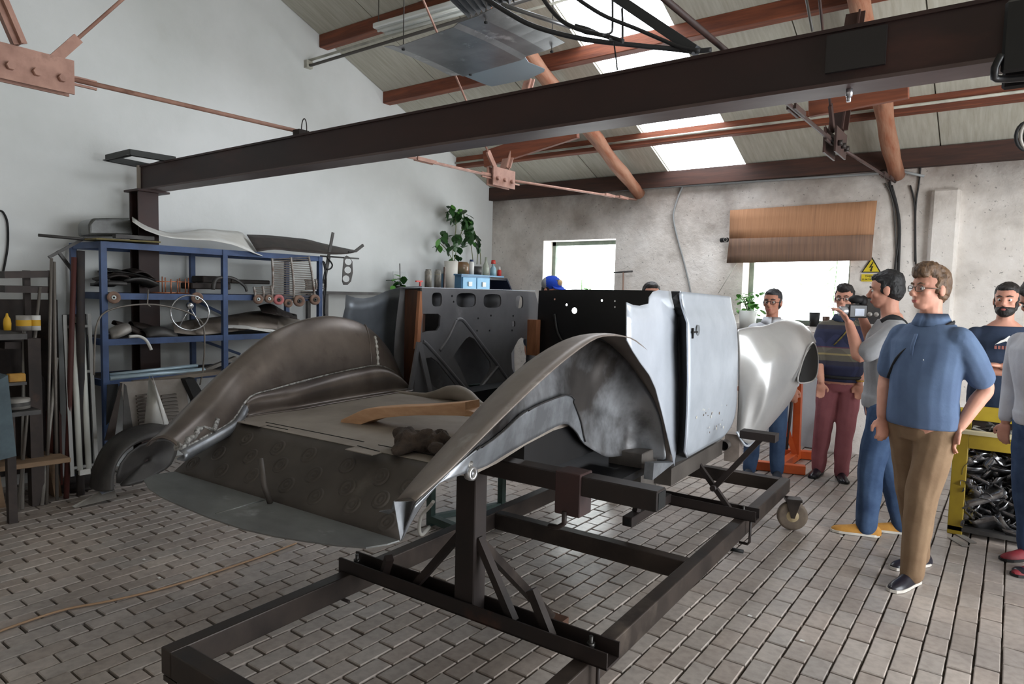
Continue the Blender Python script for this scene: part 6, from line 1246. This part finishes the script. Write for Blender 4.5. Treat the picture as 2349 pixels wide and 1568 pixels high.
# man in the plaid shirt
def plaid():
    m = bpy.data.materials.new('plaid_cloth'); m.use_nodes = True; nt = m.node_tree; N = nt.nodes; L = nt.links; b = N['Principled BSDF']; b.inputs['Roughness'].default_value = .85
    tc = N.new('ShaderNodeTexCoord'); sp = N.new('ShaderNodeSeparateXYZ'); L.new(tc.outputs['Object'], sp.inputs[0])
    def band(src, sc_, pts):
        mu = N.new('ShaderNodeMath'); mu.operation = 'MULTIPLY'; L.new(src, mu.inputs[0]); mu.inputs[1].default_value = sc_
        fr = N.new('ShaderNodeMath'); fr.operation = 'FRACT'; L.new(mu.outputs[0], fr.inputs[0]); r = N.new('ShaderNodeValToRGB'); r.color_ramp.interpolation = 'CONSTANT'; e = r.color_ramp.elements
        e[0].position = 0; e[0].color = (*lin(pts[0][1]), 1); e[1].position = pts[1][0]; e[1].color = (*lin(pts[1][1]), 1)
        for p, c in pts[2:]: q = e.new(p); q.color = (*lin(c), 1)
        L.new(fr.outputs[0], r.inputs[0]); return r.outputs[0]
    z = band(sp.outputs['Z'], 3.1, [(0, (40, 44, 74)), (.30, (48, 46, 62)), (.42, (96, 90, 78)), (.58, (150, 134, 92)), (.63, (98, 92, 82)), (.78, (86, 52, 66)), (.81, (38, 42, 72))])
    x = band(sp.outputs['Y'], 9.0, [(0, (200, 200, 205)), (.5, (255, 255, 255)), (.75, (170, 170, 185))])
    mx = N.new('ShaderNodeMix'); mx.data_type = 'RGBA'; mx.blend_type = 'MULTIPLY'; mx.inputs['Factor'].default_value = .6; L.new(z, mx.inputs['A']); L.new(x, mx.inputs['B']); L.new(mx.outputs['Result'], b.inputs['Base Color']); return m
b0 = (gz(1918, 1104)+gz(1908, 1080))/2; fd = TOC*.85-IMR*.45; dep = (V((b0.x, b0.y, 1.2))-EYE).dot(FW)
t, P, Q, jo, so = person('man in a plaid shirt and wine-red trousers, hands in his pockets', b0, fd, 1.78, hf=TOC*.8-IMR*.6, feet=[((.05, .06), .2), ((.0, -.14), -.2)], arms={1: (gt(1985, 815, dep-.02), gt(1972, 878, dep-.16), V((0, 0, -1))), -1: (gt(1876, 815, dep-.02), gt(1884, 875, dep-.16), V((0, 0, -1)))}, shirt=plaid(), sleeve='half', hem=.95, pants=M_RED, shoes=M_NAVYL, hair=M_HDK, hair_vol=1.1, beard=None, glasses=M_STRAP, belt=M_STRAP, belly=.10, collar=M_NAVYT, vox=.010)
build('watch', MB().tube([jo[0][3]+V((math.cos(a)*.034, math.sin(a)*.034, .02)) for a in [2*math.pi*k/14 for k in range(14)]], .008, 6, closed=True), mat('gold', (196, 156, 80), .3, .8), parent=t)
build('neck_strap', MB().tube(cr([P(.03, .06, 1.5), P(.13, .03, 1.38), P(.16, -.06, 1.26)], 4), .012, 6, sx=.4), mat('yellow_black_strap', (120, 102, 30), .7, c2=(20, 20, 20), scale=20), parent=t)
# man with glasses behind the front fender
b0 = gz(1752, 1088); fd = TOC*.9-IMR*.4
person('short-haired man in a pale shirt, jeans and dark glasses behind the front fender', b0, fd, 1.73, hf=TOC*.78-IMR*.62, feet=[((.0, .12), .1), ((.05, -.13), -.1)], shirt=M_WSH, sleeve='long', pants=M_JEANS, shoes=mat('dark_suede', (40, 46, 58), .8), hair=hair_m('short_dark_hair', (44, 44, 48), (34, 34, 38)), glasses=M_STRAP, skin=M_SKIN2, collar=M_WSH, vox=.010, hair_vol=.8)
# bearded man with crossed arms
b0 = gt(2285, 1000, 5.15); b0.z = 0; fd = TOC*.9-IMR*.42; dep = (V((b0.x, b0.y, 1.2))-EYE).dot(FW)
t, P, Q, jo, so = person('bearded man in a navy t-shirt standing with crossed arms', b0, fd, 1.80, hf=TOC*.70-IMR*.72, arms={1: ((.10, .27, 1.16), (.22, -.03, 1.20), -Lp*0+V((-.8, .1, .1))), -1: ((.10, -.27, 1.16), (.19, .06, 1.15), None)}, shirt=M_NAVYT, pants=M_BLKT, shoes=M_NAVYL, hair=M_HDK, beard=M_HDK, belly=.06, bulk=1.12, vox=.009)
Mx = frame(P(.168, 0, 1.345), Lpv := V((0, 0, 1)).cross(V((fd.x, fd.y, 0)).normalized()), V((0, 0, 1))-V((fd.x, fd.y, 0)).normalized()*.12)
mt = [(-.085, -.02), (-.05, .012), (-.03, .022), (.0, .05), (.03, .026), (.05, .018), (.085, -.02), (.05, -.004), (.02, .012), (.005, -.006), (-.02, .008), (-.05, -.006)]
build('mountain_print', curve_mesh([mt], .002, Mx @ Matrix.Translation((0, .03, .008))), M_WHT, parent=t)
M_PRINT = mat('rust_red_print', (128, 74, 66), .8)
for k in range(8): build('print_stroke', MB().box((-.088+k*.022, -.022, .006), (-.073+k*.022, .002, .009), Mx), M_PRINT, parent=t)
# man bending at the right edge
b0 = gz(2345, 1296); b0 = V((b0.x+.06, b0.y+.02, 0)); fd = -IMR*.95+TOC*.2
t, P, Q, jo, so = person('man in jeans, white shirt and red striped sneakers bending forward', b0, fd, 1.80, hf=-IMR*.9+TOC*.3, pitch=-.55, lean=.12, shirt=M_WSH, sleeve='long', pants=M_JEANS, shoes=mat('red_suede', (128, 26, 36), .7, c2=(104, 20, 30), scale=20), hair=M_HDK, feet=[((.06, .10), 0), ((-.10, -.12), 0)], vox=.009, hem=.93)
d = V((fd.x, fd.y, 0)).normalized(); lv = V((0, 0, 1)).cross(d)
for k in range(3):
    p = P(.06, .10, 0)+d*(.03+.03*k)+lv*.046; build('shoe_stripe', MB().bar(p+V((0, 0, .026)), p+V((0, 0, .066))+d*-.025-lv*.010, .004, .012, up=d), M_WHT, parent=t)
build('toe_cap', MB().ell(P(.06, .10, 0)+d*.155+V((0, 0, .028)), (.05, .043, .024), 12, 8), M_NAVYL, parent=t)
# two visitors behind the car body
b0 = gt(1254, 900, 6.6); b0.z = 0
person('man in a blue and grey baseball cap standing beyond the car body', b0, TOC*.6+IMR*.6, 1.80, hf=TOC*.7+IMR*.7, pitch=-.15, shirt=M_NAVYT, pants=M_BLKT, shoes=M_NAVYL, hair=M_HDK, hair_vol=.6, cap=(cloth('blue_cap', (38, 74, 186), (30, 62, 160)), cloth('grey_cap_back', (150, 152, 158), (132, 134, 140)), cloth('cap_badge', (196, 170, 130), (180, 150, 110))), skin=M_SKIN2, vox=.010)
b0 = gt(1484, 900, 6.3); b0.z = 0
person('dark-haired visitor hidden by the car body except for the crown of the head', b0, TOC, 1.765, shirt=M_NAVYT, pants=M_BLKT, shoes=M_NAVYL, hair=M_HDK, hair_vol=.7, vox=.010)
# ================================================================== HUNG FROM THE ROOF
M_ALU = mat('dull_aluminium', (150, 150, 152), .38, .75, c2=(108, 108, 110), scale=3, lo=.3, hi=.7, c3=(190, 190, 192), s3=5, lo3=.62, hi3=.72, rough2=.3)
t = thing('heater_reflector', 'dull aluminium reflector sheet hanging from thin rods under the skylight', 'reflector', (-3.2, 3.75, 3.33))
Z = 3.35; q = [gz(881, 117.5, Z), gz(1136, 29, Z), gz(1296, 109.6, Z), gz(1032.5, 184, Z)]
rows = [[q[0].lerp(q[1], u).lerp(q[3].lerp(q[2], u), v)+V((0, 0, (.035 if u < .12 or u > .68 else 0)*(1 if u in (0, 1) else .5) + .012*math.sin(3*v))) for u in (0, .1, .13, .3, .5, .66, .70, .85, 1)] for v in (0, .2, .4, .6, .8, 1)]
build('sheet', MB().grid(rows, smooth=False), M_ALU, parent=t, solid=.004)
q2 = [gz(*p, Z+.03) for p in ((1050, 168), (1190, 110), (1213, 143), (1250, 158), (1248, 164), (1215, 180), (1128, 198), (1112, 193))]
build('lower_sheet', MB().add(q2, [tuple(range(len(q2)))]), mat('blue_grey_sheet', (140, 156, 166), .45, .3), parent=t, solid=.004)
for a in (q[0].lerp(q[1], .15).lerp(q[3], .08), q[0].lerp(q[1], .85).lerp(q[2], .1), q[3].lerp(q[2], .2), q[2].lerp(q[3], .1)):
    build('hanger', MB().cyl(a, V((a.x, a.y, roofz(a.y)-.01)), .004, 5), M_PIPED, parent=t)
    build('rivet', MB().lathe(a-V((0, 0, .006)), [(0, -.004), (.012, 0), (.012, .01)], 10), M_RUB, parent=t)
t = thing('ceiling_lamp', 'white fluorescent ceiling lamp with two tubes below the upper purlin', 'lamp', (-4.7, 4.6, 4.05))
a0, a1 = gy(868, 72, 4.62), gy(1125, 0, 4.62)
build('housing', MB().bar(a0+V((0, 0, .03)), a1+V((0, 0, .03)), .16, .05), mat('white_lamp_housing', (222, 224, 222), .4), parent=t, bevel=.01)
for s in (-.05, .05): build('fluorescent_tube', MB().cyl(a0+V((.05, s, -.02)), a1+V((-.05, s, -.02)), .014, 10), mat('white_tube_glass', (214, 216, 210), .25), parent=t)
for a in (a0, a1): build('hanger', MB().cyl(a+V((0, 0, .05)), V((a.x, a.y, roofz(a.y))), .005, 5), M_PIPED, parent=t)
rows = []
for k in range(19):
    u = k/18; a, b = gz(1000+180*u, -30-20*u+40*(1-u)*0, 3.62), gz(1075+105*u, 42-34*u, 3.62); rows.append([a+V((0, 0, .03*(k % 2))), b+V((0, 0, .03*(k % 2)))])
tag(build('corrugated_sheet', MB().grid(rows, smooth=False), mat('dark_corrugated', (44, 42, 42), .6), solid=.003), 'dark corrugated sheet hanging above the reflector', 'corrugated sheet')
M_HOSE = mat('black_hose', (34, 34, 36), .6)
def hose(pts, r, lab, d0=3.6, d1=3.35, m=None, name='ceiling_hose', cat='hose'):
    n = len(pts); return tag(build(name, MB().tube(cr([gt(*q, d0+(d1-d0)*i/(n-1)) for i, q in enumerate(pts)], 4), r, 8), m or M_HOSE), lab, cat, 'hoses above the beam')
hose([(1090, -20), (1160, 26), (1230, 62), (1340, 90), (1450, 103), (1540, 112), (1590, 117), (1632, 114)], .013, 'thick black hose sagging in front of the reflector sheet')
hose([(1310, -15), (1340, 8), (1390, 38), (1460, 66), (1520, 92), (1560, 108), (1605, 116)], .010, 'black hose crossing the upper skylight')
hose([(1235, -20), (1262, 20), (1292, 50), (1330, 68), (1370, 78), (1395, 84), (1430, 95)], .011, 'black hose with a thick coupling below the upper skylight')
tag(build('hose_coupling', MB().tube([gt(1318, 60, 3.5), gt(1345, 70, 3.49), gt(1372, 78, 3.48)], [.014, .02, .012], 8), M_HOSE), 'thick black hose coupling in front of the skylight', 'hose', 'hoses above the beam')
hose([(1405, -10), (1405, 60), (1400, 76), (1380, 80)], .006, 'thin black tube with a bend hanging before the skylight')
hose([(1427, 20), (1428, 84), (1420, 92), (1395, 88)], .006, 'second thin black tube hanging beside the bent one')
pa0, pa1 = gt(1378, -30, 3.75), gt(1598, 118, 3.38); tag(build('cable_channel', MB().bar(pa0, pa1, .06, .05), mat('dark_grey_channel', (58, 60, 64), .6)), 'dark grey cable channel slanting down to the steel beam', 'cable channel')
pipe('thin_conduit', [gt(1080, 60, 4.4), gt(1240, 16, 4.4), gt(1330, -10, 4.4)], .008, M_PIPE, 'thin pale conduit above the reflector sheet')
pipe('angle_bar', [gt(1150, 10, 4.2), gt(1240, 40, 4.2), gt(1310, 62, 4.2)], .014, M_ALU, 'grey metal bar above the black hoses', 'bar')
pipe('black_string', [gt(1408, 96, 3.45), gt(1414, 140, 3.42), gt(1416, 160, 3.40)], .004, M_RUB, 'short black cord hanging before the narrow skylight strip', 'cord')
pipe('hanging_rod', [gt(1846, -20, 4.4), gt(1864, 72, 4.4)], .009, M_PIPED, 'thin dark rod hanging above the steel beam at the right', 'rod')
# hoist trolley at the end of the beam, spring hose beyond it
t = thing('hoist_trolley', 'black hoist trolley riding on the steel beam at the right edge', 'hoist', (-.02, 2.85, 2.40))
xh = gy(2300, 100, 2.77).x
for y in (2.735, 2.945): build('side_plate', MB().box((xh, y, 2.40), (xh+.32, y+.018, 2.63)), M_BLK, parent=t, bevel=.01)
for x in (xh+.06, xh+.25):
    for y in (2.752, 2.925): build('wheel', MB().lathe((x, y, 2.50), [(0, -.012), (.035, -.012), (.035, .012), (0, .012)], 16, (0, 1, 0)), M_DKG, parent=t)
build('yoke', MB().tube(cr([(xh+.0, 2.74, 2.46), (xh-.015, 2.74, 2.41), (xh+.02, 2.78, 2.39), (xh+.3, 2.80, 2.39)], 4), .012, 8), M_BLK, parent=t); build('hoist_body', MB().lathe((xh+.10, 2.85, 2.375), [(0, 0), (.05, 0), (.06, .02), (.06, .3), (.05, .32), (0, .32)], 18, (1, 0, 0)), M_BLK, parent=t)
t = thing('spring_hose', 'black and pale coiled hose hanging at the right edge', 'hose', gt(2352, 350, 4.2))
for k in range(5):
    c = gt(2358+k*4, 312, 4.2); rr = .10-.008*abs(k-2); build('coil', MB().tube([c+V((.02*k, 0, 0))+(IMR*math.cos(a)+V((0, 0, 1))*math.sin(a)*1.15)*rr*.9 for a in [2*math.pi*j/20 for j in range(20)]], .011, 8, closed=True), M_RUB if k % 2 == 0 else M_LTG, parent=t)
build('hanger', MB().cyl(gt(2358, 262, 4.2), V((gt(2358, 262, 4.2).x, gt(2358, 262, 4.2).y, roofz(gt(2358, 262, 4.2).y)-.05)), .006, 6), M_RUB, parent=t)
# ================================================================== ON THE FLOOR
tag(build('floor_cable', MB().tube(cr([gz(x, y, .008) for x, y in ((-30, 1458), (60, 1425), (150, 1397), (250, 1378), (350, 1355), (450, 1326), (540, 1296), (610, 1272), (680, 1245))], 6), .006, 6), mat('tan_cable', (150, 120, 92), .6)), 'thin tan cable lying across the bricks in the foreground', 'cable')
t = thing('welding_trolley', 'dark green small trolley frame standing behind the car trolley', 'trolley', (-3.1, 3.6, 0)); M_GRN = mat('dark_green_paint', (42, 66, 60), .5, c2=(32, 50, 46), scale=6)
p0, p1, p2 = gz(988, 1203), gz(1150, 1172), gz(1075, 1160)
for p in (p0, p1): build('post', MB().bar(p, V((p.x, p.y, .98)), .045, .045, up=(0, 1, 0)), M_GRN, parent=t)
p3 = p0+(p1-p0).normalized()*.0+V((.35, -.05, 0))
build('base_bar', MB().bar(p0+V((0, 0, .05)), p1+V((0, 0, .05)), .04, .04), M_GRN, parent=t); build('base_bar', MB().bar(p0+V((0, 0, .05)), p3+V((0, 0, .05)), .05, .05), M_GRN, parent=t)
build('base_plate', MB().prism([p0+V((0, 0, .03)), p3+V((0, 0, .03)), p3+(p1-p0)*.9+V((0, 0, .03)), p1+V((0, 0, .03))], (0, 0, .008)), mat('grey_green_plate', (128, 134, 130), .6), parent=t)
build('top_bar', MB().bar(V((p0.x, p0.y, .96)), V((p1.x, p1.y, .96)), .045, .045), M_GRN, parent=t)
tag(build('white_hose', MB().tube(cr([gz(985, 1208, .01), gz(968, 1226, .01), gz(962, 1214, .05), gz(966, 1185, .12), gz(985, 1162, .2), gz(994, 1150, .26)], 5), .012, 8), mat('white_hose', (196, 192, 184), .5)), 'loop of white hose hanging on the green trolley', 'hose')
for k, (q, sz) in enumerate((((1508, 1401), .016), ((1602, 1222), .010), ((1840, 1469), .012), ((1720, 1412), .012), ((330, 1283), .010), ((365, 1325), .012), ((1930, 1230), .012))):
    c = gz(*q, .002); tag(build('paper_chip', MB().add([c+V((-sz, -sz*.5, 0)), c+V((sz*.8, -sz*.6, .002)), c+V((sz, sz*.5, .001)), c+V((-sz*.6, sz*.7, .003))], [(0, 1, 2, 3)]), M_WHT, solid=.001), 'tiny white paper chip lying on the brick floor', 'paper scrap', 'white chips on the floor')
c = gz(1690, 1262, .015); tag(build('steel_offcut', MB().cyl(c-V((.04, .0, 0)), c+V((.04, .01, 0)), .013, 8), M_RUB), 'short dark steel offcut lying beside the trolley rail', 'offcut')
t = thing('black_bag', 'black bag on the floor behind the photographer', 'bag', gz(2035, 1075)); c = gz(2035, 1075)
bm = MB(); bm.ell(c+V((0, 0, .16)), (.14, .1, .16)); bm.ell(c+V((.05, 0, .22)), (.09, .09, .12)); build('body', remesh(bm, .02, 2), M_RUB, parent=t); build('handle', MB().tube(cr([c+V((-.06, 0, .3)), c+V((0, 0, .38)), c+V((.06, 0, .32))], 4), .008, 6), M_STRAP, parent=t)
